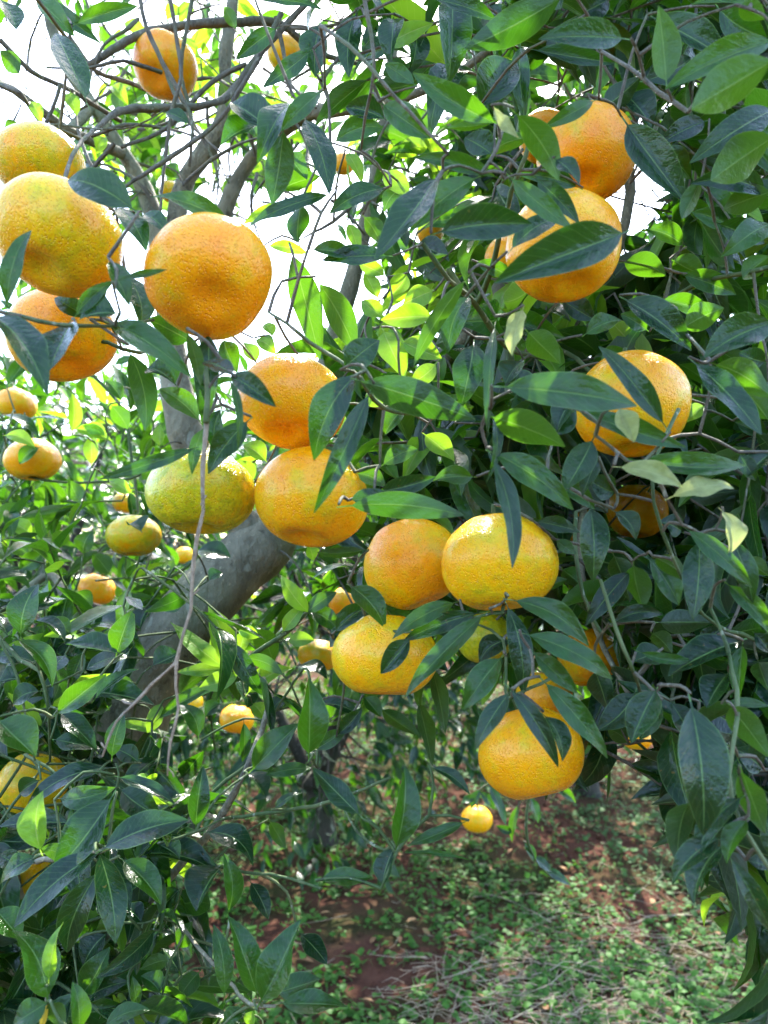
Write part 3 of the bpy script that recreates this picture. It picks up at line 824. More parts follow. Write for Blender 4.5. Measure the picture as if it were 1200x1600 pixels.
DEAD = [
 [(323, 655, .425, .0034), (318, 730, .42, .0030), (312, 800, .42, .0026), (303, 880, .42, .0026), (298, 950, .42, .0026), (274, 1035, .42, .0026), (276, 1110, .42, .0022), (268, 1160, .42, .0018), (262, 1212, .42, .001)],
 [(274, 1036, .42, .0022), (238, 1068, .42, .0020), (205, 1100, .42, .0020), (182, 1130, .42, .0016), (160, 1182, .42, .0010)],
 [(205, 1100, .42, .0014), (190, 1094, .42, .0010)], [(268, 1160, .42, .0014), (256, 1150, .42, .0008)],
 [(300, 930, .42, .0014), (311, 920, .42, .0008)], [(314, 790, .42, .0014), (322, 774, .42, .0010)],
 [(262, 1200, .42, .0010), (272, 1214, .42, .0007)], [(165, 1170, .42, .0010), (158, 1160, .42, .0007)],
]
BR_LOW = [
 ('trunk', [(-30, 2350, .95, .045), (0, 1900, .95, .040), (20, 1600, .95, .036), (5, 1430, .95, .030), (-30, 1280, .95, .024), (-90, 1050, .95, .016), (-140, 800, 1.0, .012)]),
 ('branch', [(10, 1590, .93, .014), (80, 1518, .86, .008), (200, 1440, .76, .0055), (300, 1330, .68, .0045), (340, 1285, .64, .004), (392, 1185, .64, .004), (420, 1100, .7, .003), (412, 1060, .76, .003)]),
 ('twig', [(345, 1280, .64, .003), (400, 1272, .62, .003), (470, 1264, .6, .003), (530, 1246, .58, .0026), (610, 1215, .56, .002)]),
 ('twig', [(330, 1350, .66, .0026), (380, 1362, .62, .0024), (440, 1368, .58, .0022), (502, 1388, .54, .0016)]),
 ('twig', [(200, 1440, .74, .004), (260, 1430, .66, .003), (310, 1480, .58, .0026), (355, 1535, .52, .0024), (392, 1568, .48, .002), (430, 1572, .48, .0018)]),
 ('twig', [(-10, 985, .66, .003), (30, 1030, .64, .0034), (62, 1050, .62, .003), (75, 1110, .62, .0026), (78, 1190, .66, .002)]),
 ('twig', [(0, 1000, .64, .0024), (25, 1060, .63, .0022), (45, 1140, .62, .002), (55, 1190, .62, .0015)]),
 ('twig', [(-20, 1350, .6, .004), (60, 1345, .56, .004), (155, 1330, .5, .003), (170, 1320, .5, .0024)]),
 ('twig', [(55, 1640, .46, .004), (72, 1570, .45, .003), (76, 1540, .45, .0024)]),
 ('twig', [(318, 1086, .8, .002), (368, 1044, .8, .0026), (400, 1020, .78, .0026), (450, 985, .76, .0024), (482, 955, .75, .002)]),
 ('twig', [(392, 1190, .66, .003), (330, 1240, .66, .003), (240, 1330, .7, .003)]),
 ('twig', [(0, 726, 1.05, .002), (60, 748, 1.05, .002), (140, 754, 1.05, .002), (215, 742, 1.05, .002), (240, 700, 1.08, .002)]),
 ('twig', [(140, 580, 1.1, .0026), (190, 640, 1.1, .0026), (206, 720, 1.08, .0024), (215, 800, 1.06, .002), (208, 812, 1.05, .002)]),
 ('twig', [(-100, 960, .9, .006), (0, 950, 1.0, .006), (80, 900, 1.05, .006), (110, 985, .95, .006), (125, 1100, .85, .008)]),
 ('twig', [(125, 1000, 1.0, .003), (200, 940, 1.05, .004), (260, 905, 1.1, .003), (300, 880, 1.1, .002)]),
 ('twig', [(420, 1130, .7, .002), (450, 1080, .68, .0022), (482, 1050, .6, .002), (480, 1180, .58, .002)]),
 ('twig', [(612, 1315, .51, .0018), (605, 1330, .52, .0018), (560, 1300, .56, .002), (530, 1246, .58, .002)]),
]
nodes_ = {tree_main.name: [], tree_low.name: []}
occl = []


def mk_branch(kind, pts, par, mat, sides, bump=0.06):
    w = np.array([np.append(P(a, b, c), r * (.55 if kind == 'twig' and c < .74 else .78 if kind == 'branch' else 1)) for a, b, c, r in pts])
    if kind == 'twig' and par is tree_main and mat is M['twig'] and pts[0][1] > 330: mat = M['green_twig']
    if kind in ('twig',):   # slight crookedness
        w[1:-1, :3] += rng.normal(0, 0.0007, (len(w) - 2, 3))
    pth = smooth_path(w, 0.012 if kind == 'twig' else 0.025)
    if kind == 'twig':
        pth[1:-1, :3] += rng.normal(0, 0.0003, (len(pth) - 2, 3))
    m_ = Mesher()
    add_tube(m_, pth[:, :3], 0, rad=np.maximum(pth[:, 3], .0005), sides=sides, bump=bump)
    o = m_.build(kind, mat, par, origin=pth[0, :3])
    nodes_[par.name].append(pth[:, :3])
    return o


for kind, pts in BR_MAIN:
    mk_branch(kind, pts, tree_main, M['twig'] if kind == 'twig' else M['bark'], {'trunk': 20, 'branch': 12, 'twig': 6}[kind], 0.03 if kind == 'trunk' else 0.07)
for pts in DEAD:
    o = mk_branch('twig', [(a, b, c, r * .85) for a, b, c, r in pts], tree_main, M['dead_twig'], 6, 0.2)
    o['label'] = 'dry leafless brown twig hanging down'
for kind, pts in BR_LOW:
    mk_branch(kind, pts, tree_low, M['green_twig'] if kind == 'twig' and pts[0][3] < .0035 else M['bark'], {'trunk': 16, 'branch': 10, 'twig': 6}[kind])
# a thicket of fine bare twigs at the upper left
for i in range(85):
    px, py, d = random.uniform(-40, 600), random.uniform(-60, 340), random.uniform(.8, 1.4)
    a = random.uniform(0, 6.28)
    ln = random.uniform(60, 190)
    pts = [(px, py, d, .0026)]
    for k in range(3):
        a += random.uniform(-.6, .6)
        px += math.cos(a) * ln / 3; py += math.sin(a) * ln / 3; d += random.uniform(-.04, .04)
        pts.append((px, py, d, .0024 - .0006 * k))
    mk_branch('twig', pts, tree_main, M['twig'], 5, .1)

# ------------------------------------------------------------------ filler sprays of leaves
GROUND_FROM = 14
HOLES = [(60, 110, 95, 120, .94), (20, 230, 70, 80, .9), (450, 410, 66, 84, .97), (540, 475, 56, 45, .93), (1015, 300, 52, 60, .97), (965, 360, 50, 60, .9), (1180, 468, 46, 24, .95),
         (330, 245, 70, 50, .5), (300, 60, 240, 90, .15), (480, 330, 70, 40, .8), (450, 560, 40, 70, .8), (200, 600, 70, 60, .5), (700, 110, 40, 40, .5), (215, 380, 30, 50, .8),
         (800, 1420, 330, 200, 1.0), (620, 1330, 120, 60, .97), (950, 1300, 110, 90, 1.0), (560, 1500, 110, 120, .96), (400, 1340, 60, 60, .7), (700, 1200, 130, 110, .85), (430, 1450, 60, 60, .8),
         (350, 1200, 90, 70, .75), (440, 1230, 110, 110, .85), (380, 1420, 90, 130, .85), (470, 1560, 100, 80, .9), (620, 1150, 110, 70, .9), (300, 1560, 40, 60, .6), (1060, 1500, 90, 110, 1.0), (1090, 1620, 110, 70, 1.0)]
SUNV = np.array(SUN_DIR)


def rejected(c, fill=True):
    px, py, d = proj(c)
    if d < (0.5 if px < 1000 else 0.43): return True
    for hx, hy, rx, ry, pr in (HOLES if d < 1.9 else HOLES[:GROUND_FROM]):
        if ((px - hx) / rx) ** 2 + ((py - hy) / ry) ** 2 < 1 and random.random() < pr: return True
    q = ((px - fruit_px[:, 0]) / (fruit_px[:, 2] + 10)) ** 2 + ((py - fruit_px[:, 1]) / (fruit_px[:, 3] + 10)) ** 2
    if np.any((q < 1) & (d < fruit_px[:, 4] + 0.02)): return True
    if np.any(np.linalg.norm(fruit_c - c, axis=1) < fruit_r + 0.03): return True
    # the thick trunk stays in view
    if d < 1.1 and abs((px - 240) * 0.66 + (py - 1040) * 0.75) < 1e9:
        for (ax, ay, bx, by, hw) in ((262, 1010, 420, 842, 50), (420, 842, 470, 800, 50), (200, 1130, 262, 1010, 46)):
            vx, vy = bx - ax, by - ay
            t = max(0, min(1, ((px - ax) * vx + (py - ay) * vy) / (vx * vx + vy * vy)))
            if math.hypot(px - ax - t * vx, py - ay - t * vy) < hw and random.random() < .9: return True
    for l in lit_pts:
        v = c - l
        t = np.dot(v, SUNV)
        if t > 0.01 and np.linalg.norm(v - t * SUNV) < 0.035: return True
    return False


def infruit(c):
    px, py, d = proj(c)
    q = ((px - fruit_px[:, 0]) / fruit_px[:, 2]) ** 2 + ((py - fruit_px[:, 1]) / fruit_px[:, 3]) ** 2
    return bool(np.any((q < 1) & (d < fruit_px[:, 4] + 0.02)))


sprig_pts = {tree_main.name: [], tree_low.name: []}
twig_paths = {tree_main.name: [], tree_low.name: []}


def sprig(S, D, length, nl, Lm, mix, par, store=True):
    D = nrm(D)
    side = nrm(np.cross(D, rng.standard_normal(3)))
    mid = S + D * length * .5 + side * length * .08
    E = S + D * length + np.array((0, 0, -0.1 * length))
    pth = smooth_path(np.array([S, mid, E]), length / 5)
    kept = 0
    a0 = rng.uniform(0, 6.28)
    for i in range(nl):
        t = 0.15 + 0.85 * i / max(1, nl - 1)
        q = t * (len(pth) - 1)
        k = min(int(q), len(pth) - 2)
        B = pth[k] * (1 - (q - k)) + pth[k + 1] * (q - k)
        a0 += 2.4
        s2 = nrm(np.cross(D, side))
        rad = side * math.cos(a0) + s2 * math.sin(a0)
        dr = nrm(D * (0.55 + 0.5 * t) + rad * (0.9 - 0.4 * t) + np.array((0, 0, -0.25)) + rng.normal(0, .18, 3))
        L = Lm * rng.uniform(.55, 1.3) * (0.75 + .35 * (1 - abs(t - .6)))
        T = B + dr * L
        c = (B + T) / 2
        if rejected(c) or infruit(B) or infruit(T): continue
        nr = nrm(np.array((0, 0, 1.0)) * .8 + rng.normal(0, .55, 3) - 0.35 * dr + D * .3)
        x = rng.random()
        k_ = 'dark' if x < mix[0] else 'mid' if x < mix[0] + mix[1] else 'young_sunlit'
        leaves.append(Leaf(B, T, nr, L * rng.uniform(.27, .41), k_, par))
        kept += 1
    if kept < .55 * nl:
        if kept: del leaves[-kept:]
        return 0
    if store:
        sprig_pts[par.name].append(S)
        twig_paths[par.name].append(pth)
    return kept


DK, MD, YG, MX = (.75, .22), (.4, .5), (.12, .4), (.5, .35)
REG = [  # x0, y0, x1, y1, d0, d1, sprigs, mix, tree
 (-60, -60, 560, 330, .95, 1.7, 70, YG, tree_main),
 (-80, -60, 600, 380, 1.5, 2.6, 150, (.2, .45), tree_main),
 (-200, -700, 600, -30, .7, 1.7, 44, MX, tree_main),
 (560, -500, 1400, -20, .6, 1.5, 90, DK, tree_main),
 (540, -40, 1250, 330, .62, 1.2, 150, DK, tree_main),
 (570, -380, 1400, -40, .9, 2.0, 200, DK, tree_main),  # unseen sprays above the frame, added to block sun on the upper right
 (540, -20, 1250, 500, 1.1, 1.9, 110, DK, tree_main),
 (500, 300, 860, 560, .75, 1.5, 70, YG, tree_main),  # yellow-green leaves here stand in for mottled sunlight
 (520, 540, 880, 800, .62, 1.3, 95, MD, tree_main),
 (800, 300, 1260, 620, .66, 1.3, 100, MX, tree_main),
 (850, 600, 1260, 1000, .58, 1.1, 140, DK, tree_main),
 (900, 980, 1300, 1180, .5, .95, 70, DK, tree_main),
 (1120, 1150, 1350, 1450, .45, .8, 34, DK, tree_main),
 (620, 800, 940, 1010, .68, 1.1, 50, MX, tree_main),
 (470, 820, 640, 1000, .8, 1.4, 26, MD, tree_main),
 (-60, 590, 260, 900, 1.1, 1.7, 75, MD, tree_low),
 (-60, 880, 310, 1180, .75, 1.4, 80, MX, tree_low),
 (-80, 1150, 270, 1420, .66, 1.1, 60, DK, tree_low),
 (-80, 1380, 230, 1680, .55, 1.0, 50, DK, tree_low),
 (320, 1030, 560, 1180, .8, 1.4, 16, MD, tree_low),
 (280, 1400, 430, 1640, .6, .9, 14, MD, tree_low),
 (520, 1090, 760, 1250, 1.0, 1.6, 8, MX, tree_main),
 (770, 1120, 900, 1290, 1.2, 1.6, 10, DK, tree_main),
]
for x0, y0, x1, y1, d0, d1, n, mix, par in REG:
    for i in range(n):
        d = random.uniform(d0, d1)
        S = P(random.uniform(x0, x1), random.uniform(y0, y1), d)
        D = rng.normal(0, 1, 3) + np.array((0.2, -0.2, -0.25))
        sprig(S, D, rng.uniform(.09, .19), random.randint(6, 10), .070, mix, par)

# connect everything to the branches
def connect(par, targets, mat):
    net = np.concatenate(nodes_[par.name])
    targets = np.array(targets)
    dist = np.array([np.min(np.linalg.norm(net - t, axis=1)) for t in targets])
    m_ = Mesher()
    for i in np.argsort(dist):
        t = targets[i]
        dd = np.linalg.norm(net - t, axis=1)
        j = int(np.argmin(dd))
        a = net[j]
        ln = dd[j]
        if ln < .006: continue
        if ln > .9: continue
        mx_, my_, md_ = proj((a + t) / 2)
        if ln > .08 and any(((mx_ - hx) / rx) ** 2 + ((my_ - hy) / ry) ** 2 < 1 for hx, hy, rx, ry, _ in HOLES[GROUND_FROM:]): continue
        smp = [a + (t - a) * q_ for q_ in (.2, .4, .6, .8)]
        if ln > .05 and sum(infruit(q_) for q_ in smp) >= 2: continue
        midp = (a + t) / 2 + rng.normal(0, .06 * ln, 3) + np.array((0, 0, .08 * ln))
        pth = smooth_path(np.array([a, midp, t]), max(.012, ln / 8))
        r0 = min(.004, .0010 + .006 * ln)
        add_tube(m_, pth, r0, .0009, sides=4 if ln < .1 else 5, bump=.05)
        net = np.concatenate([net, pth[1:]])
    return m_


# ------------------------------------------------------------------ fruit
def make_fruit(i, spec):
    px, py, w, h, d, green, yel, navel, label = spec
    near = w > 70
    nu, nv = (72, 44) if near else (32, 20)
    r = w / F * d / 2
    flat = min(.90, max(.76, h / w))
    if navel > .3: flat = .75
    r_ = np.random.default_rng(100 + i)
    th = np.linspace(0, math.pi, nv + 1)
    ph = np.linspace(0, 2 * math.pi, nu, endpoint=False)
    TH, PH = np.meshgrid(th, ph, indexing='ij')
    lump = np.zeros_like(TH)
    for k in range(7):
        a, b, c_ = r_.integers(1, 5), r_.uniform(0, 6.28), r_.uniform(1, 4)
        lump += r_.normal(0, .0075) * np.sin(a * PH + b) * np.sin(TH) * np.cos(c_ * TH + b)
    lump += .006 * np.cos(10 * PH + r_.uniform(0, 6)) * np.sin(TH) ** 2 * (.4 + .6 * np.abs(np.cos(TH)))
    rr = r * (1 + lump)
    sx = rr * np.sin(TH) ** .92
    x, y = sx * np.cos(PH), sx * np.sin(PH)
    z = rr * np.cos(TH) * flat
    z = z - r * .13 * np.exp(-(TH / .30) ** 2) + r * .05 * np.exp(-((TH - .42) / .2) ** 2)
    z = z + r * (.15 + .05 * r_.random()) * np.exp(-((math.pi - TH) / .28) ** 2)
    V = np.stack([x, y, z], -1).reshape(-1, 3)
    id_ = np.arange((nv + 1) * nu).reshape(nv + 1, nu)
    nx_ = np.roll(id_, -1, axis=1)
    f = np.stack([id_[:-1], id_[1:], nx_[1:], nx_[:-1]], -1).reshape(-1, 4)
    m_ = Mesher()
    m_.add(V, f)
    o = m_.build('mandarin', M['peel'])
    # weld the poles
    import bmesh
    bm = bmesh.new(); bm.from_mesh(o.data)
    bmesh.ops.remove_doubles(bm, verts=bm.verts, dist=1e-5)
    bm.to_mesh(o.data); bm.free()
    o.data.polygons.foreach_set('use_smooth', [True] * len(o.data.polygons))
    C = P(px, py, d)
    o.location = C
    # axis: up, base swung to the camera by the navel amount
    lean = r_.normal(0, .16, 2)
    up = nrm(np.array((lean[0], .15 + navel * 1.15 + .1 * lean[1], 1.0)))
    q = Vector(up).to_track_quat('Z', 'Y')
    spin = Matrix.Rotation(r_.uniform(0, 6.28), 4, 'Z').to_quaternion()
    o.rotation_mode = 'QUATERNION'
    o.rotation_quaternion = q @ spin
    o.color = (green, yel, r_.random(), 1)
    tag(o, label, 'mandarin', 'mandarins hanging in the trees')
    top = z.reshape(nv + 1, nu)[0, 0]
    # calyx: five pointed lobes
    m_ = Mesher()
    Rr = r * .17
    pts = [(0, 0, top + r * .035)]
    for k in range(10):
        a = k * math.pi / 5
        q_ = Rr if k % 2 == 0 else Rr * .5
        pts.append((math.cos(a) * q_, math.sin(a) * q_, top + r * (.045 if k % 2 == 0 else .03)))
    low = [(p_[0] * .8, p_[1] * .8, top - r * .03) for p_ in pts[1:]]
    V = np.array(pts + low)
    fs = []
    for k in range(0, 10, 2):
        fs.append((0, 1 + k, 1 + (k + 1) % 10, 1 + (k + 2) % 10))
    for k in range(10):
        fs.append((1 + k, 11 + k, 11 + (k + 1) % 10, 1 + (k + 1) % 10))
    m_.add(V, fs)
    c = m_.build('calyx', M['calyx'])
    c.parent = o; c.location = (0, 0, 0)
    m_ = Mesher()
    st = np.array([(0, 0, top), (r * .03, 0, top + r * .18), (r * .02, r * .05, top + r * .36)])
    add_tube(m_, smooth_path(st, r * .1), r * .05, r * .04, sides=7)
    s = m_.build('stalk', M['green_twig'])
    s.parent = o; s.location = (0, 0, 0)
    tp = np.array(Vector(C) + o.rotation_quaternion @ Vector(st[-1]))
    return o, tp


fruit_tops = {tree_main.name: [], tree_low.name: []}
for i, spec in enumerate(FR):
    o, tp = make_fruit(i, spec)
    fruit_tops[owner_of(spec[0], spec[1], spec[4]).name].append(tp)

for par, mat in ((tree_main, M['twig']), (tree_low, M['green_twig'])):
    tg = [lf.B - nrm(lf.T - lf.B) * lf.L * .12 for lf in leaves if lf.hero and lf.par is par]
    tg += sprig_pts[par.name] + fruit_tops[par.name]
    m_ = connect(par, tg, mat)
    for pth in twig_paths[par.name]:
        add_tube(m_, pth, .0016, .0009, sides=4)
    o = m_.build('twigs', mat, par, origin=np.array(par.location))
    tag(o, kind='stuff')

# ------------------------------------------------------------------ trees behind
def back_tree(label, x, y, h, r, base, nspr, mix, seed, Lm=.085):
    global rng
    keep = rng
    rng = np.random.default_rng(seed)
    root = empty('mandarin_tree', (x, y, 0))
    tag(root, label, 'tree', 'mandarin trees in the orchard behind')
    m_ = Mesher()
    fork = np.array((x + rng.normal(0, .05), y, base + .15))
    tp = smooth_path(np.array([(x, y, -.05), (x + rng.normal(0, .04), y, base * .5), fork]), .06)
    add_tube(m_, tp, .075, .055, sides=12, bump=.05)
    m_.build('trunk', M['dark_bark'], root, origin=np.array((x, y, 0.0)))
    cz = (h + base) / 2
    limbs = []
    for k in range(7):
        a = k * .9 + rng.uniform(-.3, .3)
        el = rng.uniform(.35, 1.2)
        e = fork + np.array((math.cos(a) * math.cos(el) * r * .85, math.sin(a) * math.cos(el) * r * .85, math.sin(el) * (h - base) * .8))
        mdp = (fork + e) / 2 + rng.normal(0, .06, 3)
        pth = smooth_path(np.array([fork, mdp, e]), .08)
        m_ = Mesher()
        add_tube(m_, pth, .035, .008, sides=7, bump=.05)
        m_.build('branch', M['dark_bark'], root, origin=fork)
        limbs.append(pth)
    net = np.concatenate(limbs)
    tm = Mesher()
    clump = rng.normal(0, 1, (16, 3)); clump /= np.linalg.norm(clump, axis=1)[:, None]
    for i in range(nspr):
        v = rng.normal(0, 1, 3); v /= np.linalg.norm(v)
        c = clump[rng.integers(0, 16)]
        v = nrm(v + c * rng.uniform(0, 1.3))
        rr = rng.uniform(.55, 1.0) ** .6 * (1 + .14 * math.sin(5 * v[0] + 3 * v[2] + seed))
        S = np.array((x, y, cz)) + v * rr * np.array((r, r, (h - base) / 2))
        if S[2] < .25: continue
        D = v + rng.normal(0, .5, 3) + np.array((0, 0, -.15))
        if sprig(S, D, rng.uniform(.1, .22), int(rng.integers(5, 9)), Lm, mix, root, store=False):
            j = int(np.argmin(np.linalg.norm(net - S, axis=1)))
            if i % 2 == 0: add_tube(tm, smooth_path(np.array([net[j], (net[j] + S) / 2 + rng.normal(0, .03, 3), S]), .15), .006, .0015, sides=4)
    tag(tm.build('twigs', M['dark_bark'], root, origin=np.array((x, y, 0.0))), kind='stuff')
    rng = keep
    return root


BT = [
 ('mandarin tree with bright sunlit crown behind the small squat fruit at the left', -1.75, 3.1, 2.25, 1.15, .45, 620, (.35, .5), 3),
 ('small dark mandarin tree with a short thick trunk standing in the weeds mid picture', -.28, 3.5, 2.3, .9, .10, 560, DK, 4),
 ('mandarin tree whose low shaded skirt hangs over the ground right of the lowest large fruit', 1.15, 4.2, 3.1, 1.4, .50, 1000, DK, 5),
 ('mandarin tree farther back between the bright left crown and the small dark tree', -1.2, 5.4, 2.5, 1.2, .45, 420, MX, 6),
 ('mandarin tree behind the hanging leaves at the far right side', 3.0, 5.2, 2.6, 1.4, .45, 400, MX, 7),
 ('distant mandarin tree behind the small dark tree with short trunk', .5, 6.6, 3.1, 1.5, .4, 420, MX, 8),
 ('distant mandarin tree at the far left beyond the bright crown', -3.4, 6.6, 2.8, 1.5, .4, 380, MX, 9),
]
for a in BT: back_tree(*a)

# ------------------------------------------------------------------ emit leaves: those seen largest become parts, the rest one mass per tree
qv, qf = [], []
for i, lf in enumerate(leaves):
    Fm = frame(lf.B, lf.T, lf.n)
    h = lf.W * .5
    mdl = (lf.B + lf.T) / 2 + Fm[:, 2] * .03 * lf.L
    k = len(qv)
    qv += [lf.B, mdl + Fm[:, 0] * h, lf.T, mdl - Fm[:, 0] * h]
    qf.append((k, k + 1, k + 2, k + 3))
fb = len(qv)
for c, r_ in zip(fruit_c, fruit_r):     # fruit as octahedra for the visibility test
    k = len(qv)
    qv += [c + np.array(v) * r_ for v in ((1, 0, 0), (-1, 0, 0), (0, 1, 0), (0, -1, 0), (0, 0, 1), (0, 0, -1))]
    for a in (0, 1):
        for b in (2, 3):
            for e in (4, 5): qf.append((k + a, k + b, k + e))
bvh = BVHTree.FromPolygons([tuple(v) for v in qv], qf)
cam_v = Vector(CAMP)
for i, lf in enumerate(leaves):
    Fm = frame(lf.B, lf.T, lf.n)
    px, py, d = proj((lf.B + lf.T) / 2)
    if not (-20 < px < 1220 and -20 < py < 1620) or d < .2: continue
    hits = 0
    for t, s in ((.5, .12), (.3, -.15), (.75, .1)):
        p = lf.B * (1 - t) + lf.T * t + Fm[:, 0] * lf.W * s
        dr = Vector(p) - cam_v
        hit = bvh.ray_cast(cam_v, dr.normalized(), dr.length + .05)
        if hit[2] == i: hits += 1
    face = abs(np.dot(Fm[:, 2], nrm(CAMP - lf.B)))
    lf.size = hits * lf.L * lf.W * (face + .1) / d ** 2 + (0.002 if lf.hero and hits else 0)
leaves_all = list(leaves)
bytree = {}
for lf in leaves: bytree.setdefault(lf.par.name, []).append(lf)
for nm, ls in bytree.items():
    par = ls[0].par
    ls.sort(key=lambda l: -l.size)
    stuff = Mesher()
    nparts = 0
    for lf in ls:
        d = np.linalg.norm(lf.B - CAMP)
        own = lf.size > 0 and nparts < 300
        Fm = frame(lf.B, lf.T, lf.n)
        if lf.hero:
            cr = lf.k == 'pale'
            v, f, uv = leaf_local(lf.L, lf.W, sag=rng.uniform(.02, .13), fold=rng.uniform(.05, .34), wave=rng.uniform(.008, .028) * (2.2 if cr else 1),
                                  side=rng.normal(0, .045), twist=rng.normal(0, .55), nseg=14, ncol=6)
        elif d < 1.9:
            v, f, uv = leaf_local(lf.L, lf.W, sag=rng.uniform(-.04, .2), fold=rng.uniform(.05, .45), wave=.014, side=rng.normal(0, .06), twist=rng.normal(0, .7), nseg=7, ncol=4)
        else:
            v, f, uv = leaf_local(lf.L, lf.W, sag=rng.uniform(.02, .12), fold=rng.uniform(.05, .25), wave=.0, side=rng.normal(0, .04), nseg=4, ncol=2, petiole=False)
        if own:
            m_ = Mesher()
            m_.add(v, f, uv)
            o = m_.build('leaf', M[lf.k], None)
            mat4 = Matrix.Identity(4)
            for a in range(3):
                for b in range(3): mat4[a][b] = Fm[a, b]
            o.parent = par
            o.matrix_basis = Matrix.Translation(Vector(lf.B) - Vector(par.location)) @ mat4
            nparts += 1
        else:
            stuff.add(v @ Fm.T + lf.B, f, uv, MI[lf.k]) if len(f) else None
    if stuff.n:
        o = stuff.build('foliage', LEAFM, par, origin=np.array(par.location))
        tag(o, kind='stuff')
    print('TREE', nm, 'leaves', len(ls), 'parts', nparts)
print('HEROES', n_hero)

# ------------------------------------------------------------------ far-off wood behind the orchard, plus an added bank behind the camera
m_ = Mesher()
r_ = np.random.default_rng(77)
for i in range(16000):
    if i < 9000:
        x = r_.uniform(-16, 16); y = r_.uniform(13, 18)
    else:
        x = r_.uniform(-16, 16); y = r_.uniform(-15, -11)  # unseen foliage behind the camera, added for dark reflections
    top = 3.6 if i >= 9000 else 3.6 + .9 * math.sin(x * .9) + .5 * math.sin(x * 2.3 + 1)
    z = top * r_.random() ** .6
    B = np.array((x, y, z))
    dr = nrm(r_.normal(0, 1, 3) + np.array((0, 0, .6)))
    Fm = frame(B, B + dr, r_.normal(0, 1, 3))
    L = r_.uniform(.2, .5)
    T_, U_, W_, f, uv = leaf_grid(4, 2, False)
    v = np.stack([U_ * W_ * L * .2, T_ * L, .05 * L * np.abs(U_)], -1).reshape(-1, 3)
    m_.add(v @ Fm.T + B, f, uv)
tag(m_.build('treeline', M['mid']), 'hazy wood closing the view far behind the orchard, plus added leaves behind the camera', kind='stuff')

# ------------------------------------------------------------------ ground cover
r_ = np.random.default_rng(5)


def patch(x, y):
    return np.sin(x * 2.1 + 1.3 * np.sin(y * 1.7)) * np.cos(y * 2.4 + x * .8) + .5 * np.sin(x * 5.3 + y * 4.1)


weed = Mesher()
small = leaf_grid(3, 2, False)


def small_leaf(mb_, B, dr, nor, L, W, mi=0):
    T_, U_, W_, f, uv = small
    v = np.stack([U_ * W_ * W / 2, T_ * L, .12 * L * 4 * T_ * (1 - T_) + 0 * U_], -1).reshape(-1, 3)
    Fm = frame(B, B + dr, nor)
    mb_.add(v @ Fm.T + B, f, uv, mi)


cnt = 0
while cnt < 12000:
    y = 1.3 + 6.7 * r_.random() ** 1.25
    x = r_.uniform(-.62, .62) * (y + .6)
    pv = patch(x, y)
    if pv < r_.uniform(-2.0, .7): continue
    cnt += 1
    z0 = float(hfield(x, y)) * math.exp(-((x / 12) ** 2 + ((y - 4) / 12) ** 2))
    hgt = r_.uniform(.008, .05) * (1.3 if pv > .5 else .8)
    typ = 1 if math.sin(x * 1.9 + y * .8 + 2) > .2 else 0
    for k in range(r_.integers(4, 8)):
        a = r_.uniform(0, 6.28)
        rr = r_.uniform(.004, .03)
        B = np.array((x + rr * math.cos(a), y + rr * math.sin(a), z0 + hgt * r_.uniform(.3, 1)))
        L = r_.uniform(.012, .034)
        small_leaf(weed, B, np.array((math.cos(a), math.sin(a), r_.uniform(-.2, .5))), np.array((0, 0, 1.0)) + r_.normal(0, .3, 3), L, L * r_.uniform(.5, .95), typ)
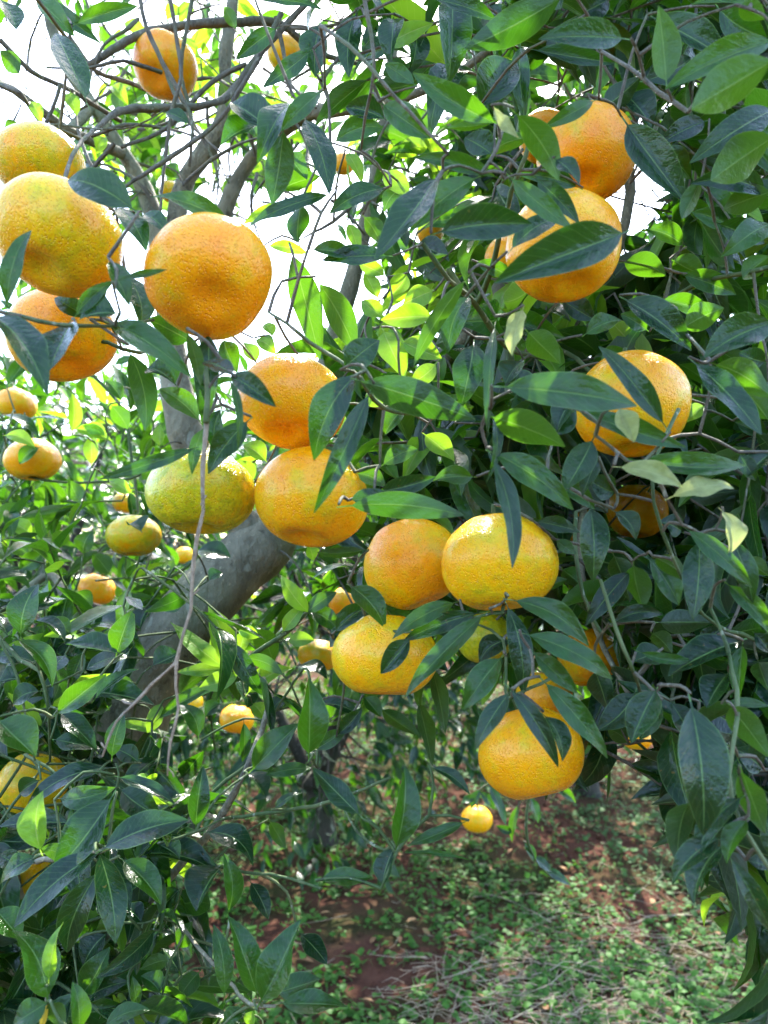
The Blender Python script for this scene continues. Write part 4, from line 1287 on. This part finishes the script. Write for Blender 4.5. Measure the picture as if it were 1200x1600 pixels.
# grass blades
for i in range(13000):
    y = 1.3 + 6 * r_.random() ** 1.2
    x = r_.uniform(-.62, .62) * (y + .6)
    if patch(x + .2, y) < r_.uniform(-1.6, .7): continue
    z0 = float(hfield(x, y)) * math.exp(-((x / 12) ** 2 + ((y - 4) / 12) ** 2))
    a = r_.uniform(0, 6.28)
    L = r_.uniform(.03, .09)
    small_leaf(weed, np.array((x, y, z0)), np.array((math.cos(a), math.sin(a), r_.uniform(.2, 1.2))), np.array((0, 0, 1.0)), L, .004, 1)
tag(weed.build('weeds', [M['weed'], M['weed_pale']]), 'low green weeds and clover patches over the red soil', kind='stuff')
clod = Mesher()
import itertools
for i in range(1500):
    y = 1.3 + 5 * r_.random(); x = r_.uniform(-.6, .6) * (y + .6)
    z0 = float(hfield(x, y)) * math.exp(-((x / 12) ** 2 + ((y - 4) / 12) ** 2))
    q_ = r_.uniform(.004, .018)
    c8 = np.array(list(itertools.product((-1, 1), repeat=3))) * q_ * r_.uniform(.5, 1.1, (8, 3))
    c8 = c8 @ np.array(Matrix.Rotation(r_.uniform(0, 6), 3, Vector(r_.normal(0, 1, 3)).normalized())) + np.array((x, y, z0))
    clod.add(c8, [(0, 1, 3, 2), (4, 6, 7, 5), (0, 4, 5, 1), (2, 3, 7, 6), (0, 2, 6, 4), (1, 5, 7, 3)])
tag(clod.build('soil_clods', M['soil']), 'crumbly clods of red soil scattered on the bare patches', kind='stuff')
straw = Mesher()
for i in range(1900):
    if i < 1300:
        cx, cy = (.55, 2.2) if i % 3 else (.95, 2.5)
        x, y = cx + r_.normal(0, .30), cy + r_.normal(0, .22)
    else:
        y = 1.3 + 6 * r_.random(); x = r_.uniform(-.6, .6) * (y + .6)
    z0 = float(hfield(x, y)) * math.exp(-((x / 12) ** 2 + ((y - 4) / 12) ** 2)) + r_.uniform(.002, .03)
    a = r_.normal(.1, .7) + (math.pi if r_.random() < .5 else 0)
    L = r_.uniform(.03, .20) if i < 1300 else r_.uniform(.03, .1)
    e = np.array((x + math.cos(a) * L, y + math.sin(a) * L, z0 + r_.uniform(-.01, .02)))
    m0 = np.array((x, y, z0))
    add_tube(straw, np.array([m0, (m0 + e) / 2 + r_.normal(0, .006, 3), e]), r_.uniform(.0007, .0018), .0006, sides=4)
tag(straw.build('straw', M['straw']), 'dry straw stalks lying on the bare soil', kind='stuff')
lit = Mesher()
for i in range(700):
    y = 1.3 + 6 * r_.random(); x = r_.uniform(-.6, .6) * (y + .6)
    z0 = float(hfield(x, y)) * math.exp(-((x / 12) ** 2 + ((y - 4) / 12) ** 2)) + .006
    a = r_.uniform(0, 6.28)
    small_leaf(lit, np.array((x, y, z0)), np.array((math.cos(a), math.sin(a), r_.uniform(-.1, .3))), np.array((0, 0, 1.0)) + r_.normal(0, .3, 3), r_.uniform(.03, .07), .022)
tag(lit.build('leaf_litter', M['litter']), 'brown fallen leaves scattered over the soil', kind='stuff')
